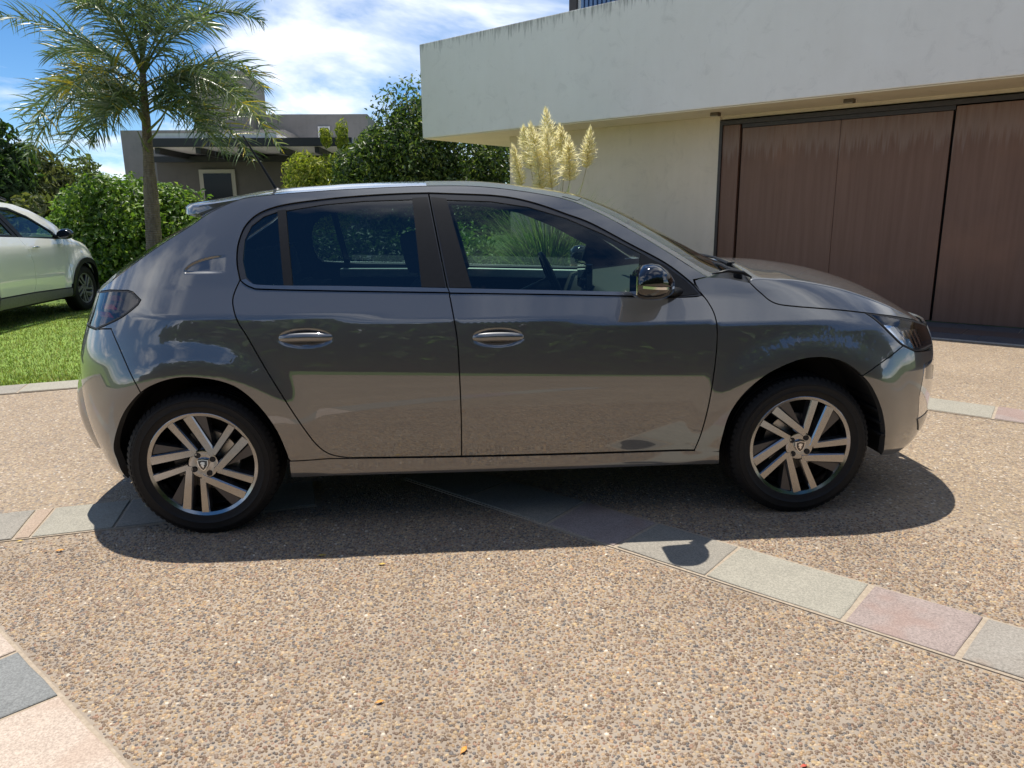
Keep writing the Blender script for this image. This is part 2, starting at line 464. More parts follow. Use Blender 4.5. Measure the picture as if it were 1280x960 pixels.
# ------------------------------------------------------------------ pebbles that stand proud of the near driveway (uncountable)
def near_pebbles():
    sp = .0102
    xs, ys = np.meshgrid(np.arange(-1.35, 3.75, sp), np.arange(-1.62, .55, sp))
    P = np.stack([xs.ravel(), ys.ravel()], 1)
    P += RNG.uniform(-.42, .42, P.shape) * sp
    P3 = np.c_[P, np.zeros(len(P))]
    keep = np.maximum(np.abs(P[:, 0] - 1.2) - 2.55, np.abs(P[:, 1] + .535) - 1.085) < -.14 * RNG.random(len(P))
    def inband(d, n_, o0, o1):
        o = P @ np.array([n_.x, n_.y]); return (o > o0 - .012) & (o < o1 + .012)
    keep &= ~(inband(WD, WN, .985, 1.30) & (P @ np.array([WD.x, WD.y]) > .1)) & ~inband(WD, WN, -1.10, -.786) & ~(inband(LD, LN, .222, .556) & (P[:, 0] < .42))
    keep &= RNG.random(len(P)) < .96
    # thin out with distance: beyond the car's shadow the material carries the pebbles
    dist = np.linalg.norm(P3 - CAM_P, axis=1)
    keep &= dist < 3.45 + .35 * RNG.random(len(P))
    P = P[keep]
    n = len(P)
    rad = sp * RNG.uniform(.44, .74, n) * np.where(RNG.random(n) < .07, 1.4, 1.)
    el = RNG.uniform(.62, 1., n); th = RNG.uniform(0, 6.283, n); hh = RNG.uniform(.0012, .0036, n)
    k = 5
    ang = np.arange(k) * 2 * np.pi / k
    jit = 1 + RNG.uniform(-.18, .18, (n, k))
    cx, cy = np.cos(ang)[None] * rad[:, None] * jit, np.sin(ang)[None] * (rad * el)[:, None] * jit
    X = cx * np.cos(th)[:, None] - cy * np.sin(th)[:, None]; Y = cx * np.sin(th)[:, None] + cy * np.cos(th)[:, None]
    base = np.stack([P[:, 0:1] + X, P[:, 1:2] + Y, np.full_like(X, -.001)], -1)
    topz = hh[:, None] * .8 + RNG.uniform(-.0003, .0003, X.shape)
    top = np.stack([P[:, 0:1] + X * .72, P[:, 1:2] + Y * .72, topz], -1)
    apex = np.stack([P[:, 0] + X.mean(1), P[:, 1] + Y.mean(1), hh], -1)[:, None]
    V = np.concatenate([base, top, apex], 1).reshape(-1, 3)
    i = np.arange(k); j = (i + 1) % k
    f = np.concatenate([np.stack([i, j, k + j], 1), np.stack([i, k + j, k + i], 1), np.stack([k + i, k + j, np.full(k, 2 * k)], 1)])
    F = (f[None] + (np.arange(n) * (2 * k + 1))[:, None, None]).reshape(-1, 3)
    q = NT('river_pebbles')
    a = q.n('Attribute', attribute_name='tone')
    wv = q.noise(q.co(), 400, 3)
    c = q.mix(1.0, a.outputs['Color'], q.ramp(wv.outputs[0], [(.3, (.85, .85, .85)), (.7, (1.12, 1.12, 1.12))]), 'MULTIPLY')
    c = q.mix(1.0, c, q.ramp(q.noise(q.co(), .9, 6, .65).outputs[0], [(.3, (.76, .75, .74)), (.5, (1, 1, 1)), (.7, (1.12, 1.1, 1.07))]), 'MULTIPLY')
    q.pbr(Base_Color=c, Roughness=.55, Specular_IOR_Level=.4)
    me = mesh_np('pebbles', V, F, q.m, smooth=True)
    pal = np.array([(.17,.115,.075),(.26,.185,.115),(.37,.265,.165),(.46,.34,.21),(.28,.21,.15),(.16,.145,.135),(.115,.105,.10),(.44,.30,.165),(.52,.41,.28),(.32,.20,.135),(.70,.63,.52),(.38,.29,.20),(.22,.16,.12),(.50,.38,.22)])
    w = np.array([13, 14, 11, 6, 12, 9, 5, 7, 4, 8, .8, 9, 13, 5]); w = w / w.sum()
    tone = pal[RNG.choice(len(pal), n, p=w)] * np.array([.84, .80, .755]) * RNG.uniform(.85, 1.15, (n, 1))
    att = me.color_attributes.new('tone', 'FLOAT_COLOR', 'POINT')
    att.data.foreach_set('color', np.repeat(np.c_[tone, np.ones(n)], 2 * k + 1, axis=0).astype(np.float32).ravel())
    o = link('pebbles', me, driveway)
    tag(o, kind='stuff')
    return n
near_pebbles()
# ------------------------------------------------------------------ modern house with the garage
def mat_render(name, c1, c2, streak=.5, top=None):
    q = NT(name)
    co = q.co()
    a = q.noise(co, 1.3, 8, .62, .3)
    st = q.noise(q.mapped((6., 6., .55)), 1.6, 6, .6)
    fine = q.noise(co, 55, 5, .6)
    col = q.ramp(a.outputs[0], [(.3, c1), (.7, c2)])
    col = q.mix(streak, col, q.ramp(st.outputs[0], [(.32, tuple(x * .80 for x in c1)), (.6, c2)]))
    blot = q.noise(co, 3.4, 9, .72, 1.2)
    bm_ = q.ramp(blot.outputs[0], [(.54, (0, 0, 0)), (.74, (1, 1, 1))])
    col = q.mix(q.math('MULTIPLY', q.n('SeparateColor', {'Color': bm_}).outputs[0], .26), col, tuple(x * .5 for x in c1))
    if top is not None:
        z = q.n('SeparateXYZ', {0: co}).outputs[2]
        run = q.noise(q.mapped((9., 9., .9)), 2.2, 7, .7)
        edge = q.math('ADD', q.math('SUBTRACT', z, top), q.math('MULTIPLY', q.math('SUBTRACT', run.outputs[0], .50), .9))
        m = q.ramp(edge, [(.0, (0, 0, 0)), (.16, (1, 1, 1))])
        col = q.mix(q.math('MULTIPLY', q.n('SeparateColor', {'Color': m}).outputs[0], .55), col, (.10, .10, .095))
    q.pbr(Base_Color=col, Roughness=.9, Specular_IOR_Level=.2, Normal=q.bump(q.math('ADD', fine.outputs[0], a.outputs[0]), .25, .006))
    return q.m
def mat_corten():
    q = NT('weathered_brown_panel')
    co = q.co()
    st = q.noise(q.mapped((22., 22., .8)), 1.0, 8, .65)
    big = q.noise(co, .9, 4)
    col = q.ramp(st.outputs[0], [(.25, (.142, .074, .048)), (.5, (.172, .094, .063)), (.75, (.20, .114, .080))])
    warm = q.ramp(big.outputs[0], [(.52, (0, 0, 0)), (.68, (1, 1, 1))])
    col = q.mix(q.math('MULTIPLY', q.n('SeparateColor', {'Color': warm}).outputs[0], .4), col, (.27, .14, .085))
    z = q.n('SeparateXYZ', {0: co}).outputs[2]
    run = q.noise(q.mapped((16., 16., .35)), 1.2, 6, .7)
    e = q.math('ADD', q.math('SUBTRACT', z, 2.0), q.math('MULTIPLY', q.math('SUBTRACT', run.outputs[0], .5), 1.1))
    band_ = q.ramp(e, [(.0, (0, 0, 0)), (.14, (1, 1, 1)), (.36, (.55, .55, .55)), (.5, (0, 0, 0))])
    col = q.mix(q.math('MULTIPLY', q.n('SeparateColor', {'Color': band_}).outputs[0], .34), col, (.33, .27, .24))
    q.pbr(Base_Color=col, Roughness=.5, Specular_IOR_Level=.45, Normal=q.bump(st.outputs[0], .15, .004))
    return q.m
M_FASCIA = mat_render('grey_white_render', (.83, .805, .755), (.88, .86, .815), .06, top=3.93)
M_WALL = mat_render('cream_grey_render', (.68, .61, .50), (.74, .67, .56), .12)
M_SOFF = mat_render('cream_soffit', (.72, .65, .50), (.78, .71, .56), .1)
M_CORT = mat_corten()
M_DARKMET = simple('dark_bronze_metal', (.055, .047, .045), .45, .3, .2, 20)
M_FIX = simple('bronze_lamp_housing', (.12, .09, .06), .4, .5)

def wbox(mb, s0, s1, o0, o1, z0, z1):
    V = [wp(s, o, z) for z in (z0, z1) for (s, o) in ((s0, o0), (s1, o0), (s1, o1), (s0, o1))]
    mb.add(V, [(0,3,2,1),(4,5,6,7),(0,1,5,4),(1,2,6,5),(2,3,7,6),(3,0,4,7)])
    return mb
ZS = 2.557
house = empty('modern_house', wp(0, 9), 'pale rendered modern house with cantilevered upper storey over brown garage doors', 'house')
wbox(MB(), -6.72, 9, 7.655, 15, ZS + .004, 4.03).build('upper_storey', M_FASCIA, house, bevel=.012)
wbox(MB(), -6.70, 8.98, 7.675, 14.9, ZS - .012, ZS + .001).build('soffit', M_SOFF, house)
w = MB(); wbox(w, -5.435, -1.735, WOFF, WOFF + .3, 0, ZS - .013); w.build('wall', M_WALL, house)
w = MB(); wbox(w, -5.433, -5.14, WOFF + .304, 14.5, 0, ZS - .013); w.build('wall', M_WALL, house)
w = MB(); wbox(w, -1.733, 9, WOFF + .02, WOFF + .3, 2.50, ZS - .013); w.build('lintel', M_WALL, house)
w = MB(); wbox(w, -5.1, 9, WOFF + .32, WOFF + .36, 0, 2.5); w.build('back_wall', simple('dark_interior', (.02, .02, .02), .9), house)
# door surround and leaves
dr = empty('garage_door', wp(0, WOFF), 'wide weathered brown sliding garage doors with dark frame in pale house', 'garage door')
f = MB(); wbox(f, -1.732, -1.692, WOFF - .012, WOFF + .12, .012, 2.478); wbox(f, -1.692, 8.9, WOFF - .012, WOFF + .12, 2.425, 2.478); f.build('frame', M_DARKMET, dr)
f = MB(); wbox(f, -1.69, -1.455, WOFF + .012, WOFF + .10, .012, 2.422); f.build('jamb_panel', M_CORT, dr, bevel=.004)
for s0, s1, o, z1 in ((-1.425, -.1840, .03, 2.37), (-.1808, 1.012, .03, 2.37), (1.045, 2.52, -.005, 2.41), (2.528, 4.0, -.005, 2.41), (4.03, 5.5, .03, 2.41), (5.51, 7.0, .03, 2.41)):
    f = MB(); wbox(f, s0, s1, WOFF + o, WOFF + o + .05, .02, z1); f.build('door_panel', M_CORT, dr, bevel=.004)
f = MB(); wbox(f, -1.43, 1.03, WOFF + .022, WOFF + .11, 2.375, 2.423); f.build('head_rail', M_DARKMET, dr)
f = MB(); wbox(f, -1.69, 8.9, WOFF + .11, WOFF + .14, .012, 2.42); f.build('backing', simple('dark_interior', (.02, .02, .02), .9), dr)
# soffit lamps
for i, (s, lab) in enumerate(((-1.62, 'small bronze soffit lamp above the left jamb of the garage door'), (.02, 'small bronze soffit lamp above the middle of the garage door'), (1.75, 'small bronze soffit lamp at the right edge above the garage door'))):
    t = empty('soffit_lamp', wp(s, 8.02, ZS - .013), lab, 'lamp', 'lamps under the soffit')
    m = MB(); wbox(m, s - .055, s + .055, 7.97, 8.06, ZS - .055, ZS - .014); m.build('housing', M_FIX, t, bevel=.004)
    m = MB(); wbox(m, s - .04, s + .04, 7.982, 8.048, ZS - .060, ZS - .0556); m.build('lens', simple('frosted_lens', (.6, .55, .42), .3), t)
# roof-top glazed box
def mat_blue():
    q = NT('blue_ribbed_sheet')
    q.pbr(Base_Color=q.ramp(q.noise(q.co(), 4, 3).outputs[0], [(.3, (.10, .17, .30)), (.7, (.15, .24, .40))]), Roughness=.35, Metallic=.2)
    return q.m
rb = empty('rooftop_room', wp(-3.2, 8.3, 4.03), 'blue ribbed rooftop room with dark corner post above the white parapet', 'rooftop room')
f = MB(); wbox(f, -4.06, -3.93, 8.16, 8.30, 4.02, 6.2); f.build('corner_post', M_DARKMET, rb)
f = MB(); wbox(f, -3.93, -3.875, 8.20, 8.26, 4.02, 6.2); f.build('window_frame', simple('pale_frame', (.5, .52, .52), .5), rb)
for i in range(26):
    s = -3.87 + i * .075
    f = MB(); wbox(f, s, s + .045, 8.19, 8.24, 4.02, 6.15); f.build('rib', MATS.setdefault('blue', MATS.get('blue') or mat_blue()), rb)
f = MB(); wbox(f, -3.87, 3.0, 8.225, 8.9, 4.02, 6.2); f.build('wall', MATS['blue'], rb)

# ------------------------------------------------------------------ grey house in the background
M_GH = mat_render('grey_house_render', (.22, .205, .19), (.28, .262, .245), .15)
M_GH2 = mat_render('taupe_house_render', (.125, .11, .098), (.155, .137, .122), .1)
M_GHT = mat_render('light_grey_tower', (.21, .19, .165), (.28, .255, .225), .3)
M_BLK = simple('black_steel', (.022, .022, .025), .5, .2)
M_WHT = simple('white_roof_edge', (.72, .70, .66), .8, 0, .08, 8)
M_LGT = simple('pale_canopy_soffit', (.62, .58, .56), .85, 0, .08, 8)
M_PANE = simple('dark_window_pane', (.010, .012, .014), .12, 0, Specular_IOR_Level=.2)
tag(sheet('bounce_paving', [(-11.5, 14.6, 0), (-.5, 14.6, 0), (-.5, 22, 0), (-11.5, 22, 0)], .012, simple('bounce_concrete', (.42, .40, .38), .9, 0, .15, 3), thick=.03), kind='structure')  # paving added out of sight so the canopy soffit loses its green bounce
gh = empty('grey_house', (-6, 20, 0), 'grey flat roofed house with dark steel canopy behind the palm', 'house')
def pb(px0, py0, px1, py1, Y, dep, mat, name, parent=gh, z0=None):
    a, b = at(px0, py0, Y), at(px1, py1, Y)
    zl = b.z if z0 is None else z0
    return MB().box((min(a.x, b.x), Y, zl), (max(a.x, b.x), Y + dep, a.z)).build(name, mat, parent)
pb(150, 163, 362, 250, 20.6, 6, M_GH, 'wall', z0=-.02)
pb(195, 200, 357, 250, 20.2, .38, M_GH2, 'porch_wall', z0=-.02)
pb(236, 88, 310, 160, 21.5, 2.4, M_GHT, 'chimney_tower', z0=3.0)
pb(314, 143, 462, 200, 22.5, 5, M_GH, 'upper_block', z0=-.02)
u = pb(397, 158, 413, 173, 22.44, .05, M_WHT, 'window'); 
a, b = at(400, 160, 22.42), at(410.5, 171, 22.42); MB().box((a.x, 22.41, b.z), (b.x, 22.437, a.z)).build('pane', M_PANE, u)
wf = pb(248, 212, 297, 256, 20.12, .07, simple('beige_window_frame', (.42, .38, .31), .7), 'window')
a, b = at(253.5, 217, 20.1), at(292, 256, 20.1); MB().box((a.x, 20.10, b.z), (b.x, 20.117, a.z)).build('pane', M_PANE, wf)
pb(176, 173, 440, 182, 17.6, .14, M_BLK, 'canopy_fascia')
a, b = at(178, 182, 17.6), at(438, 182, 17.6)
zc = at(300, 182, 17.6).z
MB().box((a.x, 17.75, zc - .02), (b.x, 21.9, zc + .06)).build('canopy_deck', M_LGT, gh)
MB().box((a.x, 17.76, zc + .062), (at(346, 170, 17.8).x, 20.0, zc + .33)).build('roof_slab', M_WHT, gh)
for px in (196, 247, 300, 352, 396, 432):
    q_ = at(px, 184, 17.8)
    MB().box((q_.x - .06, 17.8, zc - .17), (q_.x + .06, 21.8, zc - .021)).build('rafter', M_BLK, gh)
pb(190, 195.5, 440, 201, 19.9, .16, M_BLK, 'canopy_beam')
pb(352, 196, 359, 250, 19.95, .1, M_BLK, 'canopy_post', z0=0)
pb(438, 182, 442, 250, 17.7, .1, M_BLK, 'canopy_post', z0=0)
# ------------------------------------------------------------------ vegetation
def mat_leaf(name, rough=.45, trans=.35, spec=.4):
    q = NT(name)
    a = q.n('Attribute', attribute_name='tone').outputs['Color']
    p = q.n('BsdfPrincipled', {'Base Color': a, 'Roughness': rough, 'Specular IOR Level': spec})
    t = q.n('BsdfTranslucent', {'Color': q.mix(1.0, a, (1.5, 1.6, .7), 'MULTIPLY')})
    return q.surf(q.n('MixShader', {0: trans, 1: p.outputs[0], 2: t.outputs[0]}).outputs[0])
LEAF_GLOSS, LEAF_SOFT, LEAF_PALM = mat_leaf('glossy_leaves', .42, .32, .4), mat_leaf('soft_leaves', .6, .35, .25), mat_leaf('palm_leaflets', .38, .25, .5)
def mat_plume():
    q = NT('pampas_plume')
    a = q.n('Attribute', attribute_name='tone').outputs['Color']
    return q.surf(q.n('MixShader', {0: .62, 1: q.n('BsdfDiffuse', {'Color': a}).outputs[0], 2: q.n('BsdfTranslucent', {'Color': a}).outputs[0]}).outputs[0])
PLUME = mat_plume()
def mat_bark(name, c1, c2, zs=6.):
    q = NT(name)
    co = q.co()
    a = q.noise(q.mapped((9, 9, 2.2)), 3, 8, .65, .5)
    r = q.n('TexWave', {'Vector': co, 'Scale': zs, 'Distortion': 2.5, 'Detail': 3}, bands_direction='Z')
    col = q.ramp(a.outputs[0], [(.3, c1), (.7, c2)])
    h = q.math('ADD', a.outputs[0], q.math('MULTIPLY', r.outputs['Fac'], .4))
    q.pbr(Base_Color=col, Roughness=.9, Normal=q.bump(h, .8, .02))
    return q.m
BARK = mat_bark('grey_brown_bark', (.06, .048, .038), (.15, .125, .10))
PALMBARK = mat_bark('palm_bark', (.115, .085, .062), (.27, .215, .165), 9.)

def set_tone(me, tone, per):
    att = me.color_attributes.new('tone', 'FLOAT_COLOR', 'POINT')
    att.data.foreach_set('color', np.repeat(np.c_[tone, np.ones(len(tone))], per, axis=0).astype(np.float32).ravel())
def unit(v): return v / np.maximum(np.linalg.norm(v, axis=-1, keepdims=True), 1e-9)
def leaves(name, P, N, size, aspect, mat, pal, parent, fold=.25, sizevar=.5, kind=None, tonevar=.2):
    n = len(P)
    r = RNG.normal(size=(n, 3))
    A = unit(np.cross(N, r)); B = np.cross(N, A)
    L = size * (1 + RNG.uniform(-sizevar, sizevar, n))[:, None]
    Wd = L * aspect
    base, tip = P - A * L * .5, P + A * L * .5 - N * L * .12
    l, rr = P + B * Wd * .5 + N * Wd * fold, P - B * Wd * .5 + N * Wd * fold
    V = np.stack([base, l, tip, rr], 1).reshape(-1, 3)
    f = np.array([[0, 2, 1], [0, 3, 2]])
    F = (f[None] + (np.arange(n) * 4)[:, None, None]).reshape(-1, 3)
    me = mesh_np(name, V, F, mat)
    pal = np.array(pal)
    set_tone(me, pal[RNG.integers(0, len(pal), n)] * RNG.uniform(1 - tonevar, 1 + tonevar, (n, 1)), 4)
    o = link(name, me, parent)
    if kind: o['kind'] = kind
    return o
def blob_points(blobs, n, inner=.55, rough=.18, seed=0):
    """points spread through lumpy ellipsoids, more near the surface"""
    rg = np.random.default_rng(seed)
    vol = np.array([b[3] * b[4] + b[4] * b[5] + b[3] * b[5] for b in blobs]); vol = vol / vol.sum()
    Ps, Ns = [], []
    for b, v in zip(blobs, vol):
        k = max(8, int(n * v))
        d = unit(rg.normal(size=(k, 3)))
        # lumps
        l = np.zeros(k)
        for _ in range(9):
            c = unit(rg.normal(size=3)); l += rg.uniform(.3, 1) * np.exp(-((1 - d @ c) * rg.uniform(6, 22)))
        rad = (inner + (1 - inner) * rg.random(k) ** .55) * (1 + rough * (l - .35)) * (1 + rg.normal(0, .035, k))
        Ps.append(np.array(b[:3]) + d * np.array(b[3:6]) * rad[:, None])
        Ns.append(unit(d / np.array(b[3:6]) + np.array([0, 0, .012]) + rg.normal(size=(k, 3)) * .9))
    P, N = np.concatenate(Ps), unit(np.concatenate(Ns))
    return P, N
def limb_mesh(mb, a, b, r0, r1, bend=.1, n=7):
    a, b = Vector(a), Vector(b)
    m = a.lerp(b, .5) + Vector((random.uniform(-1, 1), random.uniform(-1, 1), random.uniform(-.2, .4))) * bend * (b - a).length
    pts = [a.lerp(m, t).lerp(m.lerp(b, t), t) for t in (0, .25, .5, .75, 1)]
    mb.tube(pts, [r0 + (r1 - r0) * t for t in (0, .25, .5, .75, 1)], n)
def tree(name, label, cat, base, trunk_h, tr, blobs, n, size, aspect, mat, pal, group=None, seed=1, inner=.5, rough=.2):
    t = empty(name, base, label, cat, group)
    mb = MB()
    top = Vector(base) + Vector((random.uniform(-.1, .1), random.uniform(-.1, .1), trunk_h))
    limb_mesh(mb, base, top, tr, tr * .65, .05, 9)
    for b in blobs:
        limb_mesh(mb, Vector(base).lerp(top, random.uniform(.6, 1)), Vector(b[:3]) + Vector((0, 0, b[5] * .3)), tr * .45, tr * .08, .15)
    mb.build('trunk', BARK, t, smooth='all', weld=False)
    P, N = blob_points(blobs, n, inner, rough, seed)
    kk = P[:, 2] > .03; P, N = P[kk], N[kk]
    leaves('crown', P, N, size, aspect, mat, pal, t)
    return t
GREEN_HEDGE = [(.09, .165, .03), (.125, .22, .035), (.16, .26, .05), (.06, .115, .022), (.24, .32, .085)]
GREEN_DARK = [(.030, .060, .018), (.042, .082, .022), (.055, .10, .028), (.024, .046, .015)]
GREEN_OLIVE = [(.085, .105, .045), (.11, .13, .055), (.07, .085, .035), (.14, .145, .06)]
GREEN_LIME = [(.20, .24, .035), (.27, .30, .05), (.15, .20, .03), (.32, .32, .08)]

def B(px, py, Y, rpx, rpy, ry):
    """crown lobe centred on a pixel, radii in photograph pixels, ry metres in depth"""
    c = at(px, py, Y); k = (Y - CAM_P[1]) / CAM_F * 1.03
    return (c.x, c.y, c.z, rpx * k, ry, rpy * k)
# big-leaved shrub left of the palm
Y = 11.2
sb = at(150, 345, Y); sb.z = 0
tree('broadleaf_shrub', 'large glossy green shrub behind the palm trunk', 'shrub', sb, 1.0, .07,
     [B(118, 272, Y, 42, 44, 1.0), B(165, 292, Y, 58, 62, 1.1), B(215, 290, Y + .2, 50, 56, 1.0), B(150, 325, Y - .2, 75, 60, 1.1), B(245, 315, Y, 40, 45, .9), B(100, 310, Y - .1, 40, 50, .9), B(205, 254, Y + .3, 32, 26, .8), B(130, 238, Y, 24, 20, .6)],
     25000, .095, .52, LEAF_GLOSS, GREEN_HEDGE, None, 3, .45, .25)
# olive-green trees far left
Y = 21
for i, (label, px, py, rx, ry, pal, sd, dy) in enumerate((
    ('dark green conifer at the far left edge behind the white car', 2, 215, 24, 60, GREEN_DARK, 11, -3),
    ('loose olive tree between the dark conifer and the glossy shrub', 52, 232, 34, 48, GREEN_OLIVE, 12, 0),
    ('pale green tree just left of the grey house', 98, 238, 36, 36, [(.10, .13, .05), (.14, .18, .06), (.08, .10, .04)], 13, 2),
    ('low grey green bush behind the white car bonnet', 62, 285, 40, 40, GREEN_OLIVE, 14, -6))):
    y = Y + dy
    b = at(px, py, y); base = Vector((b.x, y, 0))
    tree('background_tree', label, 'bush' if i == 3 else 'tree', base, max(.5, b.z * .6), .11,
         [B(px, py, y, rx, ry, 1.2), B(px - rx * .55, py + ry * .45, y, rx * .7, ry * .7, 1.), B(px + rx * .55, py + ry * .35, y - .3, rx * .7, ry * .7, 1.), B(px + rx * .1, py + ry * .95, y, rx, ry * .7, 1.1)],
         6000, .20, .42, LEAF_SOFT, pal, 'trees beyond the lawn', sd, .4, .3)
# more distant tree line closing the view
def far_wood():
    blobs = []
    for k in range(26):
        x = -46 + k * 3.6 + random.uniform(-1, 1)
        blobs.append((x, 44 + random.uniform(-4, 4), 1.2, 2.6, 2.2, random.uniform(1.4, 2.7)))
    P, N = blob_points(blobs, 16000, .6, .25, 21)
    k_ = P[:, 2] > 0; P, N = P[k_], N[k_]
    o = leaves('distant_wood', P, N, .5, .6, LEAF_SOFT, GREEN_OLIVE + GREEN_DARK, None)
    tag(o, 'hazy line of distant green trees behind the lawn', 'trees', kind='stuff')
far_wood()
# dark tree beside the house
Y = 14.5
tree('dark_evergreen', 'dense dark evergreen tree growing beside the white cantilever', 'tree', Vector((at(540, 200, Y).x, Y, 0)), 1.7, .14,
     [B(518, 192, Y, 60, 60, 1.4), B(478, 215, Y, 42, 52, 1.1), B(575, 200, Y + .6, 65, 50, 1.3), B(620, 225, Y + .7, 48, 60, 1.2), B(540, 260, Y, 90, 70, 1.5), B(440, 225, Y + .3, 24, 40, .8), B(520, 155, Y, 32, 28, .8), B(462, 188, Y + .4, 18, 24, .6)],
     40000, .11, .40, LEAF_GLOSS, GREEN_DARK + [(.10, .155, .04), (.14, .19, .05), (.08, .13, .035), (.16, .20, .055)], None, 5, .45, .28)
# lime bamboo
Y = 16.2
tree('lime_bamboo_clump', 'yellow green bamboo clump under the dark canopy', 'bamboo', Vector((at(400, 220, Y).x, Y, 0)), 1.2, .04,
     [B(382, 222, Y, 26, 34, .7), B(412, 228, Y, 30, 36, .8), B(440, 235, Y, 20, 32, .6), B(400, 262, Y, 46, 34, .9), B(428, 172, Y, 8, 20, .4), B(407, 172, Y + .2, 7, 12, .4)],
     9000, .15, .22, LEAF_SOFT, GREEN_LIME, None, 6, .3, .35)
# planting behind the car
for i, (x, y, rx, rz, pal, label) in enumerate(((-.3, 7.4, 1.1, .75, GREEN_DARK, 'low dark shrub behind the hatchback rear window'), (.75, 7.9, .9, .8, GREEN_HEDGE, 'low green shrub between pampas grass and dark shrub'),
                                                (3.35, 7.4, .6, .45, GREEN_DARK, 'small dark shrub between pampas grass and garage door'))):
    tree('low_shrub', label, 'shrub', Vector((x, y, 0)), .35, .04, [(x, y, rz * .75, rx, .8, rz * .8), (x - rx * .5, y + .2, rz * .6, rx * .6, .6, rz * .7), (x + rx * .5, y - .1, rz * .6, rx * .6, .6, rz * .6)],
         4500, .09, .5, LEAF_GLOSS, pal, 'shrubs behind the car', 30 + i)

# trees and lawn behind the photographer, seen in the car's paint and glass
lawn2 = tag(sheet('rear_lawn', [(-30, -9.6, 0), (30, -9.6, 0), (30, -40, 0), (-30, -40, 0)], .0, simple('mown_grass', (.085, .15, .028), .9, 0, .3, 6, .5)), kind='structure')
for i, (x, y, h, r) in enumerate(((-9.5, -16, 5.6, 2.6), (-5.2, -16.5, 5.4, 2.7), (-1.4, -16, 5.9, 2.7), (2.4, -15, 6.3, 2.8), (5.6, -13.5, 6.6, 2.9), (9.6, -12.5, 7.0, 3.1), (14, -12.5, 7.6, 3.4), (19, -11, 8.0, 3.6))):
    tree('garden_tree', ['low leafy tree', 'low round tree', 'middling tree', 'middling broad tree', 'tall leafy tree', 'tallest tree', 'tall broad tree', 'tall outer tree'][i] + ' mirrored in the car side, ' + ['first', 'second', 'third', 'fourth', 'fifth', 'sixth', 'seventh', 'last'][i] + ' from the left',
         'tree', Vector((x, y, 0)), h * .4, .2,
         [(x, y, h * .62, r, r, h * .38), (x - r * .6, y, h * .42, r * .75, r * .7, h * .30), (x + r * .6, y + .3, h * .45, r * .75, r * .7, h * .3), (x, y + .5, h * .25, r, r * .7, h * .25)],
         5200, .50, .65, LEAF_SOFT, GREEN_DARK + GREEN_HEDGE[:1], 'trees behind the camera', 60 + i, .35, .3)

hedge = empty('reflection_hedge', (4, -19, 0), 'added unseen hedge behind the garden trees, darkening the reflection low in the car doors', 'hedge')  # made-up hedge with a solid core, closes pale gaps in the door reflections
P_ = np.stack([RNG.uniform(-22, 30, 16000), -19 + RNG.uniform(-.6, .6, 16000), RNG.uniform(.02, 2.9, 16000)], 1)
leaves('foliage', P_, unit(RNG.normal(size=(16000, 3)) + np.array([0, .8, .3])), .34, .6, LEAF_SOFT, GREEN_DARK, hedge)
MB().box((-22, -19.3, 0), (30, -18.9, 2.6)).build('blocking_core', BARK, hedge)
# ------------------------------------------------------------------ lawn with blades
M_BED = simple('pale_bounce_bed', (.42, .355, .27), .9, 0, .3, 60, .6)
tag(sheet('bounce_bed', [cp(.62, 3.75), cp(5.0, 3.75), wp(-1.9, 8.3), wp(-5.3, 8.45), (2.2, 16, 0), (-1.0, 16, 0)], .004, M_BED), kind='structure')  # pale bed added behind the car to bounce warm light onto wall and soffit
lawn = tag(sheet('lawn', [cp(-14, 3.75), cp(.61, 3.75), (-1.01, 16, 0), (-1, 30, 0), (-40, 30, 0), (-40, 0, 0)], .004, simple('lawn_turf', (.15, .23, .035), .95, 0, .35, 5, .6)), kind='structure')
def grass():
    n = 120000
    s = RNG.uniform(-9.5, .5, n); o = 3.76 + RNG.random(n) ** 1.5 * 6.5
    P = np.stack([CD.x * s + CN.x * o, CD.y * s + CN.y * o, np.full(n, .004)], 1)
    k = in_view(P, 25) & (P[:, 0] < -1.2); P = P[k]; n = len(P)
    h = RNG.uniform(.015, .034, n) * np.where(RNG.random(n) < .03, 1.7, 1); th = RNG.uniform(0, 6.283, n); w = .004
    dx, dy = np.cos(th), np.sin(th); lean = RNG.normal(0, .45, (n, 2)) * h[:, None]
    V = np.stack([P + np.c_[dx * w, dy * w, 0 * h], P - np.c_[dx * w, dy * w, 0 * h], P + np.c_[lean, h]], 1).reshape(-1, 3)
    F = np.arange(3 * n).reshape(-1, 3)
    me = mesh_np('grass_blades', V, F, LEAF_SOFT)
    pal = np.array([(.15, .215, .04), (.20, .26, .055), (.25, .285, .08), (.33, .30, .13), (.11, .16, .035)])
    set_tone(me, pal[RNG.integers(0, 5, n)] * RNG.uniform(.8, 1.2, (n, 1)), 3)
    tag(link('grass_blades', me, lawn), kind='stuff')
grass()

# ------------------------------------------------------------------ queen palm
PY = 9.6
pbase = at(194, 320, PY); pbase.z = 0
palm = empty('queen_palm', pbase, 'slender feather palm with drooping fronds standing behind the hatchback', 'palm')
tk = MB()
tp = [at(196, 345, PY), at(193, 310, PY), at(191, 275, PY), at(188.5, 240, PY), at(186, 205, PY), at(184, 170, PY), at(181, 130, PY), at(178.5, 95, PY), at(178, 60, PY)]
tp[0] = Vector((tp[0].x, PY, -.02))
kpx = (PY - CAM_P[1]) / CAM_F
wid = [22, 18, 17, 16, 12, 10.5, 8.5, 7, 5]
pts, rads = [], []
for i in range(len(tp) - 1):
    for t in range(6):
        u = t / 6
        pts.append(tp[i].lerp(tp[i + 1], u)); rads.append((wid[i] + (wid[i + 1] - wid[i]) * u) * kpx * .5 * (1.05 if t % 3 == 0 else .98))
tk.tube(pts, rads, 16)
